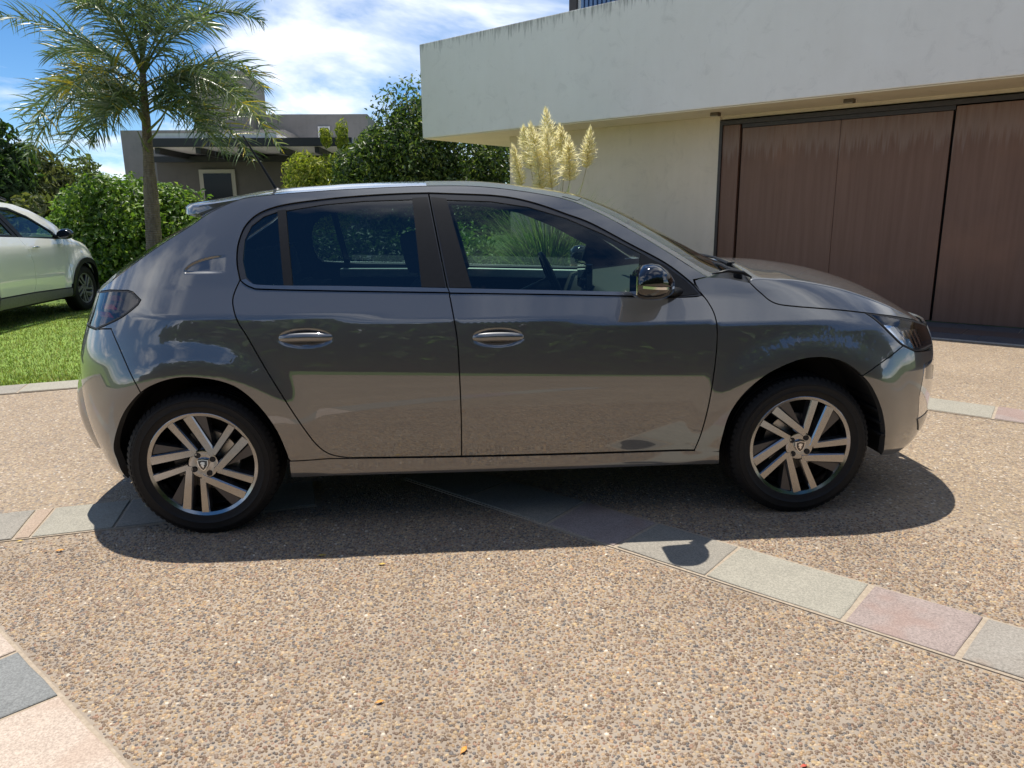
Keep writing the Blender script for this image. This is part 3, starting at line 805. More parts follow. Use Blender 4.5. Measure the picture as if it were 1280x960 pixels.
tk.build('trunk', PALMBARK, palm, smooth='all', weld=False)
def frond(c0, c1, c2, yellow=0., n=62, ll=.52, droop=.42, seed=0, hang=1.0):
    rg = np.random.default_rng(seed)
    c0, c1, c2 = [np.array(c) for c in (c0, c1, c2)]
    V, F, tone = [], [], []
    def pt(t): return (1 - t) ** 2 * c0 + 2 * t * (1 - t) * c1 + t * t * c2
    # rachis
    prev = None
    K = 18
    for k in range(K + 1):
        t = k / K; p = pt(t); r = .020 * (1 - t) + .004
        d = unit(pt(min(1, t + .01)) - pt(max(0, t - .01))); a = unit(np.cross(d, [0, 0, 1.])); b = np.cross(a, d)
        i0 = len(V)
        for (u, v) in ((1, 0), (0, .7), (-1, 0), (0, -.7)): V.append(p + a * r * u + b * r * v); tone.append((.16, .19, .06))
        if prev is not None:
            for m in range(4): F.append((prev + m, prev + (m + 1) % 4, i0 + (m + 1) % 4, i0 + m))
        prev = i0
    for k in range(n):
        t = .12 + .88 * (k + rg.uniform(-.3, .3)) / n
        t = min(max(t, 0), 1)
        p = pt(t); d = unit(pt(min(1, t + .01)) - pt(max(0, t - .01))); a = unit(np.cross(d, [0, 0, 1.])); b = np.cross(a, d)
        for s in (-1, 1):
            for m in range(2):
                L = ll * (.55 + .45 * math.sin(math.pi * min(1, .18 + t * .85))) * rg.uniform(.8, 1.15) * (.55 if t > .93 else 1)
                lift = rg.uniform(-.7, .9)
                dr = unit(a * s * rg.uniform(.7, 1.) + d * rg.uniform(.35, .75) + b * lift)
                yl = rg.random() < yellow
                col = np.array((.42, .33, .045)) if yl else np.array([(.080, .125, .060), (.11, .16, .075), (.15, .20, .10), (.23, .26, .17)][rg.integers(0, 4)])
                col = col * rg.uniform(.8, 1.25)
                w = .0074 * rg.uniform(.8, 1.25)
                side = unit(np.cross(dr, rg.normal(size=3)))
                i0 = len(V)
                q = p.copy(); dd = dr.copy()
                for st in range(5):
                    ww = w * (1, 1.25, 1.1, .75, .08)[st]
                    V.append(q + side * ww); V.append(q - side * ww); tone += [col, col]
                    q = q + dd * L / 4
                    dd = unit(dd + np.array([0, 0, -1.]) * droop * hang * (.18 + .22 * st) )
                for st in range(4): F.append((i0 + 2 * st, i0 + 2 * st + 1, i0 + 2 * st + 3, i0 + 2 * st + 2))
    me = mesh_np('frond', V, F, LEAF_PALM)
    att = me.color_attributes.new('tone', 'FLOAT_COLOR', 'POINT')
    att.data.foreach_set('color', np.c_[np.array(tone), np.ones(len(tone))].astype(np.float32).ravel())
    return link('frond', me, palm)
def fr(p0, p1, p2, d1=0., d2=0., **kw):
    frond(at(*p0, PY), at(*p1, PY + d1), at(*p2, PY + d2), **kw)
FR = [
 ((181, 140), (120, 110), (78, 196), .5, 1.0, .05), ((181, 140), (250, 95), (318, 205), -.5, -.9, .10), ((180, 128), (90, 75), (30, 205), -.2, -.3, .05), ((181, 135), (245, 70), (352, 150), .5, .9, .05),
 ((178, 80), (160, -60), (95, -70), -.4, -.9, 0), ((178, 80), (200, -60), (270, -75), .5, 1.0, 0), ((178, 82), (185, -120), (195, -160), -.6, -1.2, 0), ((178, 85), (120, -60), (10, -20), -.6, -1.0, 0), ((178, 85), (240, -70), (345, -15), .6, 1.0, 0),
 # start, control, tip, depth offsets, yellow
 ((179, 120), (70, 50), (38, 178), -.5, -.9, .10), ((178, 105), (95, 20), (-25, 18), .3, .4, 0), ((178, 95), (120, -40), (35, -30), .4, .9, 0),
 ((179, 110), (110, 60), (85, 118), -.9, -1.5, .42), ((180, 135), (140, 90), (128, 160), -.6, -1.1, .12),
 ((179, 110), (262, 55), (352, 188), -.3, -.6, .12), ((178, 95), (250, -20), (330, 28), .4, .7, 0), ((178, 90), (235, -70), (300, -25), -.5, -.9, 0),
 ((180, 130), (240, 85), (262, 178), -.6, -1.0, .05), ((179, 105), (265, 60), (300, 140), .8, 1.4, .08),
 ((178, 85), (170, -90), (150, -80), .1, .3, 0), ((178, 85), (195, -100), (225, -60), .2, .3, 0), ((178, 95), (140, -20), (95, 10), -.8, -1.4, 0), ((178, 95), (220, -10), (265, 35), -.9, -1.6, 0),
 ((180, 120), (130, 95), (100, 150), .9, 1.5, .15),
 ((181, 140), (150, 100), (112, 182), -.2, -.4, .06), ((182, 145), (225, 105), (285, 196), .1, .1, .08), ((180, 130), (105, 60), (22, 150), .4, .8, .06), ((180, 125), (270, 40), (330, 110), -.8, -1.5, .04),
 ((180, 125), (232, 70), (318, 128), .2, .3, .06), ((178, 100), (110, 40), (60, 70), .9, 1.4, .05),
]
for i, (a_, b_, c_, d1, d2, yl) in enumerate(FR):
    fr(a_, b_, c_, d1, d2, yellow=yl, seed=100 + i, n=46, ll=.60 if i not in (6,) else .5)
# cut frond stubs along the trunk
for i, (px, py, dx_) in enumerate(((182, 150, -30), (184, 165, 34), (183, 158, -18), (185, 178, 20), (186, 190, -14))):
    a = at(px, py, PY - .05); b = at(px + dx_, py - 46 + i * 5, PY - .3)
    m = MB(); m.tube([a, a.lerp(b, .5) + Vector((0, 0, -.04)), b], [.022, .015, .008], 6); m.build('frond_stalk', simple('green_stalk', (.15, .17, .07), .6, 0, .2, 10), palm, smooth='all')

# ------------------------------------------------------------------ pampas grass
GY = 6.6
gb = at(685, 330, GY); gb.z = 0
pam = empty('pampas_grass', gb, 'pampas grass with cream plumes in front of the cream wall', 'pampas grass')
def pampas_leaves():
    n = 1700
    V, tone = [], []
    for i in range(n):
        th = RNG.uniform(0, 6.283); L = RNG.uniform(.9, 1.9); out = RNG.uniform(.15, 1.0)
        d = np.array([math.cos(th), math.sin(th), 0]); p = np.array(gb) + d * RNG.uniform(0, .18)
        side = np.array([-d[1], d[0], 0]) * RNG.uniform(.004, .007)
        el = math.radians(RNG.uniform(58, 88)); col = np.array([(.10, .17, .045), (.14, .22, .07), (.20, .27, .10), (.08, .13, .04), (.25, .27, .13)][RNG.integers(0, 5)]) * RNG.uniform(.8, 1.2)
        for st in range(7):
            w = (1, 1.2, 1.1, 1, .8, .5, .05)[st]
            V.append(p + side * w); V.append(p - side * w); tone += [col, col]
            p = p + (d * math.cos(el) + np.array([0, 0, math.sin(el)])) * L / 6
            el -= out * (.16 + .11 * st)
    f = np.array([[2 * s, 2 * s + 1, 2 * s + 3, 2 * s + 2] for s in range(6)])
    F = (f[None] + (np.arange(n) * 14)[:, None, None]).reshape(-1, 4)
    me = mesh_np('leaf_clump', V, F, LEAF_SOFT)
    set_tone(me, np.array(tone), 1)
    tag(link('leaf_clump', me, pam), kind='stuff')
pampas_leaves()
def plume(tip, bot, rad, seed):
    rg = np.random.default_rng(seed)
    tip, bot = np.array(tip), np.array(bot)
    V, tone = [], []
    ax = unit(tip - bot); L = np.linalg.norm(tip - bot)
    n = 560
    for i in range(n):
        t = rg.random() ** .9
        env = 1.2 * rad * (math.sin(math.pi * min(1, .10 + .9 * t) ** .75) ** .8 + .05)
        th = rg.uniform(0, 6.283)
        a = unit(np.cross(ax, [1, .3, 0])); b = np.cross(ax, a)
        o = a * math.cos(th) + b * math.sin(th)
        p = bot + ax * L * t * .95
        e = p + o * env * rg.uniform(.55, 1.2) + ax * L * rg.uniform(.06, .17) + np.array([0, 0, -1]) * env * rg.uniform(0, .4)
        mid = (p + e) / 2 + o * env * .22
        sd = unit(np.cross(e - p, rg.normal(size=3))) * rg.uniform(.0025, .005)
        col = np.array((1.0, .96, .60)) * rg.uniform(.78, .98) * np.array([1, rg.uniform(.95, 1.0), rg.uniform(.85, 1.1)])
        V += [p + sd, p - sd, mid + sd, mid - sd, e + sd * .2, e - sd * .2]; tone += [col] * 6
    f = np.array([[0, 1, 3, 2], [2, 3, 5, 4]])
    F = (f[None] + (np.arange(n) * 6)[:, None, None]).reshape(-1, 4)
    me = mesh_np('plume', V, F, PLUME)
    set_tone(me, np.array(tone), 1)
    o = link('plume', me, pam)
    m = MB(); m.tube([np.array(gb) + np.array([0, 0, .2]), (np.array(gb) + bot) / 2 + np.array([.03, 0, .1]), bot, tip], [.006, .005, .004, .002], 5)
    m.build('stem', simple('straw_stem', (.40, .33, .17), .7), o, smooth='all')
for i, (t, b, r, dy) in enumerate((((641, 182), (652, 232), 8, .1), ((654, 158), (664, 212), 10, .2), ((663, 154), (674, 216), 11, -.2), ((682, 137), (690, 196), 12, .25), ((683, 160), (690, 236), 12, -.25), ((700, 156), (706, 205), 10, .3),
                                   ((711, 172), (712, 226), 12, -.15), ((738, 160), (733, 210), 9, .0), ((672, 200), (676, 243), 8, -.3))):
    k = (GY + dy - CAM_P[1]) / CAM_F
    plume(at(*t, GY + dy), at(*b, GY + dy), r * k, 200 + i)
# ------------------------------------------------------------------ hatchback: side surface y = D(x, z), x forwards, near flank at y = 0
CW = 0.8725
_sz=np.array([.10,.20,.24,.262,.275,.312,.322,.40,.52,.60,.67,.74,.85,.900,.910,1.00,1.03,1.1,1.2,1.34,1.42,1.6])
_st=np.array([-.9,-.75,-.45,-.06,-.02,-.04,-.24,-.15,-.05,.015,.065,.115,.175,.20,.56,.54,.46,.47,.50,.56,.72,1.1])
_zz=np.linspace(.05,1.7,1651); _ss=np.interp(_zz,_sz,_st)
_DD=np.concatenate([[0],np.cumsum((_ss[1:]+_ss[:-1])/2*np.diff(_zz))]); _DD-=_DD.min()
def sec(z): return np.interp(z,_zz,_DD)
XRz=[.1,.2,.3,.45,.6,.75,.85,.95,1.0,1.1,1.3,1.6]; XRx=[-.52,-.60,-.64,-.672,-.677,-.662,-.63,-.59,-.575,-.535,-.42,-.2]
XFz=[.1,.2,.3,.45,.56,.66,.74,.80,.90,1.0,1.1]; XFx=[3.16,3.32,3.385,3.40,3.40,3.392,3.375,3.345,3.25,3.08,2.8]
def smooth_interp(z,Z,X):
    # cubic catmull-rom through knots (non-uniform finite diff tangents)
    Z=np.array(Z);X=np.array(X);m=np.gradient(X,Z);z=np.clip(z,Z[0],Z[-1]);i=np.clip(np.searchsorted(Z,z)-1,0,len(Z)-2)
    h=Z[i+1]-Z[i];t=(z-Z[i])/h
    return (2*t**3-3*t**2+1)*X[i]+(t**3-2*t**2+t)*h*m[i]+(-2*t**3+3*t**2)*X[i+1]+(t**3-t**2)*h*m[i+1]
LR,NR,MR=.62,2.3,2.5
LF,NF,MF=.85,2.7,2.5
def c01(q,n,m):
    q=np.clip(q,0,1);return 1-(1-q**n)**(1/m)
def sstep(t): t=np.clip(t,0,1);return t*t*t*(t*(6*t-15)+10)
def D_base(x,z):
    x=np.asarray(x,float);z=np.asarray(z,float)
    s=sec(z+(.905-(.932-.035*x))*sstep((z-.45)/.35))
    xr=smooth_interp(z,XRz,XRx);xf=smooth_interp(z,XFz,XFx)
    cr=c01((xr+LR-x)/LR,NR,MR);cf=c01((x-(xf-LF))/LF,NF,MF)
    # wheel arch flares
    fl=0
    for xc,b in ((0,.015),(2.54,.015)):
        r=np.hypot(x-xc,(z-.305)); fl=fl+b*sstep((.56-r)/.17)*sstep((z-.2)/.1)
    d=s-fl
    d=d+(CW-d)*cr; d=d+(CW-d)*cf
    return d
def ell(x, z, cx, cz, a, b): return np.sqrt(((x - cx) / a) ** 2 + ((z - cz) / b) ** 2)
def D_hatch(x, z):
    x = np.asarray(x, float); z = np.asarray(z, float)
    d = D_base(x, z)
    for cx, cz in ((1.231, .819), (.460, .833)):        # handle bowls
        d = d + .013 * sstep((1 - ell(x, z, cx, cz, .126, .043)) / .7)
    # sculpted recess in the rear pillar
    zt = 1.088 + .074 * np.clip(1 - ((.165 - x) / .19) ** 2 * np.sign(.165 - x).clip(0), 0, 1) ** .5
    m = sstep((zt - z) / .012) * sstep((z - 1.086) / .012) * sstep((x + .024) / .012) * (1 - sstep((x - .06) / .105))
    return d + .009 * m
TR = {
 'arch_f': [(2.9360, 0.2394), (2.9192, 0.3424), (2.8774, 0.4603), (2.8112, 0.5724), (2.7612, 0.6265), (2.7130, 0.6655), (2.6591, 0.6939), (2.5892, 0.7091), (2.5033, 0.7054), (2.4182, 0.6786), (2.3341, 0.6357), (2.2525, 0.5649), (2.1993, 0.4788), (2.1784, 0.3791), (2.1733, 0.3036), (2.1796, 0.2442)],
 'arch_r': [(0.3583, 0.2456), (0.3577, 0.3210), (0.3522, 0.3660), (0.3233, 0.4651), (0.2693, 0.5602), (0.1976, 0.6363), (0.1227, 0.6723), (0.0312, 0.6890), (-0.0460, 0.6894), (-0.1259, 0.6684), (-0.1917, 0.6326), (-0.2662, 0.5591), (-0.3196, 0.4777), (-0.3698, 0.3785), (-0.3981, 0.2835), (-0.7436, -0.0161)],
 'rd_rear': [(0.2016, 1.0612), (0.1822, 1.0128), (0.1788, 0.9708), (0.2014, 0.9025), (0.2347, 0.8441), (0.2973, 0.7229), (0.3515, 0.6223), (0.4368, 0.4615), (0.4777, 0.3915), (0.5153, 0.3519), (0.5622, 0.3324), (0.6162, 0.3252)],
 'd_bot': [(0.6162, 0.3252), (1.0700, 0.3168), (1.5554, 0.3133), (2.0651, 0.3137)],
 'b_line': [(0.9597, 1.3916), (1.0313, 1.0124), (1.0403, 0.9783), (1.0643, 0.8290), (1.0706, 0.7002), (1.0733, 0.4989), (1.0700, 0.3168)],
 'fd_front': [(2.0860, 0.9772), (2.1095, 0.9452), (2.1310, 0.9009), (2.1386, 0.8541), (2.1404, 0.7988), (2.1329, 0.7073), (2.1207, 0.6079), (2.1046, 0.4989), (2.0842, 0.3878), (2.0651, 0.3137)],
 'dlo_r': [(0.2016, 1.0612), (0.1882, 1.1169), (0.1850, 1.1666), (0.1913, 1.2166), (0.2152, 1.2762), (0.2685, 1.3235), (0.3637, 1.3547), (0.5256, 1.3758), (0.6897, 1.3891), (0.8391, 1.3960), (0.9597, 1.3982)],
 'dlo_f': [(0.9597, 1.3982), (1.0911, 1.3927), (1.2232, 1.3858), (1.3281, 1.3714), (1.4324, 1.3437), (1.5359, 1.3062), (1.6425, 1.2653), (1.7967, 1.1815), (1.9486, 1.0982), (2.0490, 1.0194), (2.0860, 0.9772)],
 'chr_top_r': [(0.2264, 1.0669), (0.2555, 1.0465), (0.3123, 1.0408), (0.4133, 1.0375), (0.6137, 1.0324), (1.0314, 1.0171)],
 'chr_bot_r': [(0.2016, 1.0612), (0.2243, 1.0424), (0.2531, 1.0297), (0.2973, 1.0234), (0.6140, 1.0108), (1.0391, 0.9968)],
 'chr_top_f': [(1.0314, 1.0171), (1.4935, 0.9992), (1.8113, 0.9871)],
 'chr_bot_f': [(1.0390, 0.9952), (1.4923, 0.9805), (1.8097, 0.9682), (1.9955, 0.9615), (2.0948, 0.9644)],
 'qglass': [(0.3393, 1.3259), (0.2855, 1.3073), (0.2394, 1.2712), (0.2152, 1.2162), (0.2109, 1.1382), (0.2261, 1.0762), (0.2555, 1.0465), (0.3722, 1.0398)],
 'rglass': [(0.3682, 1.3288), (0.5265, 1.3530), (0.6903, 1.3661), (0.8927, 1.3706), (0.9274, 1.0221), (0.4038, 1.0377)],
 'bcov_r': [(0.8893, 1.3789), (0.9546, 1.3816), (1.0248, 1.0172), (0.9242, 1.0206)],
 'bcov_f': [(0.9680, 1.3815), (1.0334, 1.3743), (1.1309, 1.0137), (1.0395, 1.0154)],
 'fglass': [(1.0333, 1.3676), (1.2221, 1.3591), (1.3792, 1.3343), (1.5363, 1.2863), (1.6902, 1.2189), (1.8509, 1.1353), (1.9712, 1.0657), (2.0288, 1.0230), (2.0528, 0.9874), (1.8115, 0.9887), (1.1341, 1.0121)],
 'sail': [(1.8443, 1.1386), (1.9475, 1.0870), (2.0416, 1.0131), (2.0786, 0.9726), (1.9960, 0.9662), (1.8101, 0.9729), (1.8231, 1.0489)],
 'sill_top': [(0.3577, 0.3210), (0.6133, 0.3141), (1.0697, 0.3052), (1.5556, 0.3006), (2.0658, 0.3010), (2.1733, 0.3036)],
 'sill_bot': [(0.3583, 0.2456), (0.9093, 0.2415), (1.4882, 0.2393), (2.1796, 0.2442)],
 'bump_r_line': [(-0.4161, 0.8632), (-0.3738, 0.8709), (-0.3230, 0.8750), (-0.2844, 0.8129), (-0.2411, 0.7286), (-0.2082, 0.6677), (-0.1917, 0.6326)],
 'tail_low': [(-0.4161, 0.8632), (-0.3380, 0.8923), (-0.2603, 0.9275), (-0.2005, 0.9712), (-0.1908, 0.9892)],
 'tail_up': [(-0.1908, 0.9892), (-0.2336, 1.0181), (-0.2586, 1.0234), (-0.3620, 1.0197), (-0.4346, 1.0085)],
 'bump_f_line': [(2.7612, 0.6265), (2.8279, 0.6623), (2.8925, 0.6914), (2.9758, 0.7328)],
 'hl_low': [(3.0554, 0.7025), (2.9761, 0.7361), (2.9093, 0.7908), (2.8443, 0.8502), (2.8028, 0.8794)],
 'hl_up': [(2.8028, 0.8794), (2.9472, 0.8577), (3.0739, 0.8317), (3.1386, 0.8137)],
 'hood_sh': [(2.3007, 1.0149), (2.3251, 0.9888), (2.3500, 0.9659), (2.3776, 0.9415), (2.4167, 0.9249), (2.4919, 0.9148), (2.5725, 0.9070), (2.6847, 0.8955), (2.8028, 0.8794)],
 'fend_top': [(2.0860, 0.9772), (2.0686, 1.0095), (2.0637, 1.0288), (2.1233, 1.0406), (2.2091, 1.0342), (2.3007, 1.0149)],
 'rail': [(-0.4509, 1.0034), (-0.3186, 1.0821), (-0.2121, 1.1502), (-0.1030, 1.2194), (-0.0057, 1.2787), (0.0635, 1.3258), (0.1840, 1.3792), (0.3188, 1.3974), (0.5074, 1.4105), (0.6390, 1.4177), (0.9733, 1.4283), (1.2246, 1.4195), (1.5170, 1.3730), (1.6672, 1.3147), (1.8152, 1.2336), (1.9519, 1.1500), (2.0586, 1.0803), (2.1233, 1.0406)],
 'rail_h': [(2.3012, 1.0181), (2.3310, 1.0270), (2.4203, 1.0217), (2.5305, 1.0121), (2.7166, 0.9735), (2.9087, 0.9097), (3.0316, 0.8563), (3.1386, 0.8137)],
 'drl': [(3.1209, 0.6329), (3.1762, 0.6366), (3.2299, 0.5914), (3.2356, 0.4841), (3.6477, 0.1651), (3.1041, 0.3806), (3.0952, 0.5116), (3.1138, 0.5738)],
 'crec': [(-0.0274, 1.1015), (-0.0128, 1.1229), (0.0084, 1.1412), (0.0460, 1.1546), (0.0871, 1.1588), (0.1626, 1.1592), (0.1691, 1.0864), (-0.0199, 1.0892)],
 'hand_f': [(1.1092, 0.8153), (1.3532, 0.8195), (1.2303, 0.8636), (1.2283, 0.7741)],
 'hand_r': [(0.3370, 0.8324), (0.5821, 0.8301), (0.4611, 0.8799), (0.4574, 0.7887)],
 'bump_notch': [(2.6962, 0.7251), (2.7905, 0.7071)],
}
TR['arch_r'][-2:] = [(-.374, .315), (-.366, .215)]
TR['drl'][4] = (3.222, .385)
TR['sill_top'] = [(.3591, .3229), (.52, .3240), (.6133, .3215), (1.0697, .3128), (1.5556, .3093), (2.0650, .3103), (2.1714, .3070)]
RAIL_XZ, RH_XZ = list(TR['rail']), list(TR['rail_h'])
def poly(*keys):
    """chain traced lines; '-name' runs backwards"""
    out = []
    for k in keys:
        if isinstance(k, str):
            l = TR[k.lstrip('-')]
            l = l[::-1] if k[0] == '-' else l
            out += [np.array(p, float) for p in l]
        else:
            out.append(np.array(k, float))
    return dedupe(out)
def dedupe(P):
    o = [P[0]]
    for p in P[1:]:
        if np.hypot(*(p - o[-1])) > 1e-4: o.append(p)
    if np.hypot(*(o[0] - o[-1])) < 1e-4: o.pop()
    return np.array(o)
def smooth_line(L, step=.012):
    """Catmull-Rom through an open polyline"""
    L = np.array(L, float); out = []
    n = len(L)
    for i in range(n - 1):
        p0, p1, p2, p3 = L[max(i - 1, 0)], L[i], L[i + 1], L[min(i + 2, n - 1)]
        k = max(1, int(np.hypot(*(p2 - p1)) / step))
        for j in range(k):
            t = j / k
            out.append(.5 * ((2 * p1) + (p2 - p0) * t + (2 * p0 - 5 * p1 + 4 * p2 - p3) * t * t + (3 * p1 - p0 - 3 * p2 + p3) * t ** 3))
    out.append(L[-1])
    return [tuple(o) for o in out]
for k_ in ('arch_f', 'arch_r', 'rd_rear', 'dlo_r', 'dlo_f', 'rail', 'rail_h', 'hood_sh', 'fd_front', 'b_line', 'chr_bot_r', 'chr_bot_f', 'chr_top_r', 'hl_low', 'tail_low', 'd_bot', 'sill_bot', 'sill_top'):
    TR[k_] = smooth_line(TR[k_])
def area(P): return .5 * np.sum(P[:, 0] * np.roll(P[:, 1], -1) - np.roll(P[:, 0], -1) * P[:, 1])
def inset(P, g):
    if area(P) < 0: P = P[::-1]
    if g == 0: return P
    a, b = np.roll(P, 1, 0), np.roll(P, -1, 0)
    e1, e2 = P - a, b - P
    n1 = np.stack([-e1[:, 1], e1[:, 0]], 1); n2 = np.stack([-e2[:, 1], e2[:, 0]], 1)
    n1 /= np.linalg.norm(n1, axis=1, keepdims=True); n2 /= np.linalg.norm(n2, axis=1, keepdims=True)
    m = n1 + n2; ml = np.linalg.norm(m, axis=1, keepdims=True); m = m / np.maximum(ml, .3)
    c = np.maximum((m * n1).sum(1, keepdims=True), .45)
    return P + m * g / c
def densify(P, step):
    out = []
    for i in range(len(P)):
        a, b = P[i], P[(i + 1) % len(P)]
        k = max(1, int(math.ceil(np.hypot(*(b - a)) / step)))
        out += [a + (b - a) * j / k for j in range(k)]
    return np.array(out)
def inside(Q, P):
    x, y = Q[:, 0], Q[:, 1]; r = np.zeros(len(Q), bool)
    a, b = P, np.roll(P, -1, 0)
    for (x0, y0), (x1, y1) in zip(a, b):
        c = ((y0 > y) != (y1 > y))
        with np.errstate(divide='ignore', invalid='ignore'):
            r ^= c & (x < (x1 - x0) * (y - y0) / (y1 - y0 + 1e-30) + x0)
    return r
def seg_dist(Q, P):
    d = np.full(len(Q), 9.)
    a, b = P, np.roll(P, -1, 0)
    for p, q in zip(a, b):
        e = q - p; t = np.clip(((Q - p) @ e) / max(e @ e, 1e-12), 0, 1)
        d = np.minimum(d, np.linalg.norm(Q - p - t[:, None] * e, axis=1))
    return d
def triangulate(outer, holes, pts):
    V, E = [], []
    for L in [outer] + holes:
        b = len(V); n = len(L)
        V += [Vector(p) for p in L]; E += [(b + i, b + (i + 1) % n) for i in range(n)]
    V += [Vector(p) for p in pts]
    r = delaunay_2d_cdt(V, E, [], 0, 1e-6)
    V2 = np.array([tuple(v) for v in r[0]]); F = np.array([f for f in r[2] if len(f) == 3])
    c = V2[F].mean(1)
    k = inside(c, outer)
    for h in holes: k &= ~inside(c, h)
    F = F[k]
    a2 = (V2[F[:, 1], 0] - V2[F[:, 0], 0]) * (V2[F[:, 2], 1] - V2[F[:, 0], 1]) - (V2[F[:, 2], 0] - V2[F[:, 0], 0]) * (V2[F[:, 1], 1] - V2[F[:, 0], 1])
    F[a2 < 0] = F[a2 < 0][:, ::-1]
    F = F[np.abs(a2) > 1e-10]
    return V2, F
def normals_of(Df, x, z, h=.0015):
    dx = (Df(x + h, z) - Df(x - h, z)) / (2 * h); dz = (Df(x, z + h) - Df(x, z - h)) / (2 * h)
    n = np.stack([dx, -np.ones_like(dx), dz], 1)
    return n / np.linalg.norm(n, axis=1, keepdims=True)
GRADE = [.0004, .0015, .004, .008, .014, .022, .032, .045, .06, .08, .10, .125, .15]
def car_mesh(V, F, N, mat, mirror=False, cw=CW, xf=None):
    V, N, F = V.copy(), N.copy(), F.copy()
    if mirror:
        V[:, 1] = 2 * cw - V[:, 1]; N[:, 1] *= -1; F = F[:, ::-1]
    if xf is not None:
        V = V @ xf[0].T + xf[1]; N = N @ xf[0].T
    return V, F, N
def mesh_with_normals(name, V, F, N, mat):
    me = mesh_np(name, V, F, mat, smooth=True)
    me.normals_split_custom_set_from_vertices([tuple(n) for n in N])
    return me
def panel_geo(P, Df, holes=(), off=0., gap=.0027, skirt=.016, sp=.028, ends=None, dense=(), edge=.014):
    outer = densify(inset(np.array(P), gap), edge)
    hol = [densify(inset(np.array(h)[::1], -gap), edge) for h in holes]
    lo, hi = outer.min(0), outer.max(0)
    rows = np.arange(lo[1] - sp, hi[1] + sp, sp)
    pts = []
    for i, z in enumerate(rows):
        xs = np.arange(lo[0] - sp, hi[0] + sp, sp) + (i % 2) * sp * .5
        if ends is not None:
            fr_, ff = ends(z)
            xs = xs[(xs > fr_ + .16) & (xs < ff - .16)]
            xs = np.concatenate([fr_ + np.array(GRADE), xs, ff - np.array(GRADE)])
        pts += [(x, z) for x in xs]
    for (cx, cz, a, b, s) in dense:
        gx, gz = np.meshgrid(np.arange(cx - a, cx + a, s), np.arange(cz - b, cz + b, s))
        pts += list(zip(gx.ravel(), gz.ravel()))
    # a row of points along the shoulder crease
    pts = np.array(pts)
    pts = pts[(pts[:, 0] > lo[0]) & (pts[:, 0] < hi[0]) & (pts[:, 1] > lo[1]) & (pts[:, 1] < hi[1])]
    k = inside(pts, outer) & (seg_dist(pts, outer) > .002)
    for h in hol: k &= ~inside(pts, h) & (seg_dist(pts, h) > .002)
    pts = pts[k]
    V2, F = triangulate(outer, hol, pts)
    x, z = V2[:, 0], V2[:, 1]
    N = normals_of(Df, x, z)
    y = Df(x, z)
    V = np.stack([x, y, z], 1) - N * off
    if skirt:
        # folded edge
        cnt = {}
        for f in F:
            for i in range(3):
                e = (f[i], f[(i + 1) % 3]); cnt[tuple(sorted(e))] = cnt.get(tuple(sorted(e)), []) + [e]
        Vs, Fs, Ns = [], [], []
        b = len(V)
        for k_, es in cnt.items():
            if len(es) == 1:
                i, j = es[0]
                t = V[j] - V[i]; nm = N[i] + N[j]
                o = np.cross(t, nm); o = o / max(np.linalg.norm(o), 1e-9)
                Vs += [V[i], V[j], V[j] - N[j] * skirt, V[i] - N[i] * skirt]; Ns += [o] * 4
                Fs += [(b + 1, b, b + 3), (b + 1, b + 3, b + 2)]; b += 4
        V = np.concatenate([V, np.array(Vs)]); N = np.concatenate([N, np.array(Ns)]); F = np.concatenate([F, np.array(Fs)])
    return V, F, N
def hatch_ends(z): return float(smooth_interp(np.array([z]), XRz, XRx)[0]), float(smooth_interp(np.array([z]), XFz, XFx)[0])

# ------------------------------------------------------------------ car materials
def mat_paint(name, base, metal=.55, rough=.38, flake=True):
    q = NT(name)
    c = base
    if flake:
        fl = q.noise(q.co(), 900, 2)
        c = q.mix(q.math('MULTIPLY', fl.outputs[0], .35), base, tuple(min(1, x * 1.7) for x in base))
    p = q.pbr(Base_Color=c, Metallic=metal, Roughness=rough)
    q.set(p, 'Coat Weight', 1.0); q.set(p, 'Coat Roughness', .015); q.set(p, 'Coat IOR', 2.05)
    # faint orange peel in the lacquer
    return q.m
PAINT = mat_paint('warm_grey_metallic', (.079, .079, .078), .3, .36)
WHITE = mat_paint('white_paint', (.84, .83, .77), .0, .4, False)
def mat_glass(name, tint, refl=.07):
    q = NT(name)
    lw = q.n('LayerWeight', {'Blend': .5}).outputs['Facing']
    f = q.math('MULTIPLY_ADD', q.math('POWER', lw, 4.5), .93 - refl, refl)
    tr = q.n('BsdfTransparent', {'Color': tint}); gl = q.n('BsdfGlossy', {'Color': (1, 1, 1), 'Roughness': .0})
    return q.surf(q.n('MixShader', {0: f, 1: tr.outputs[0], 2: gl.outputs[0]}).outputs[0])
GLASS = mat_glass('tinted_glass', (.52, .65, .58), .06)
GLASS_R = mat_glass('rear_tinted_glass', (.32, .42, .40), .08)
CLEAR = mat_glass('clear_lens', (.96, .97, .98), .08)
SMOKE = mat_glass('smoked_lens', (.30, .22, .24), .075)
BLACKG = simple('gloss_black', (.008, .008, .009), .06, 0, Coat_Weight=1.0)
BLACKS = simple('satin_black', (.010, .0105, .012), .42, 0, .15, 60, Specular_IOR_Level=.25)
FRAME = simple('satin_grey_trim', (.065, .065, .067), .28, .5)
BELT = simple('satin_belt_trim', (.25, .25, .25), .28, 1.0)
SIDEW = None
RUBBER = simple('tyre_rubber', (.0085, .0085, .009), .62, 0, .25, 60, .15, Specular_IOR_Level=.3)
SEAL = simple('black_seal', (.010, .010, .011), .6)
CHROME = simple('chrome', (.72, .72, .73), .07, 1.0)
SATIN = simple('machined_alloy', (.34, .345, .35), .17, 1.0, .06, 120)
ALLOYD = simple('grey_alloy', (.085, .085, .09), .35, .7)
LINER = simple('arch_liner', (.012, .012, .013), .85)
TRIM = simple('interior_trim', (.030, .031, .034), .7, 0, .2, 80)
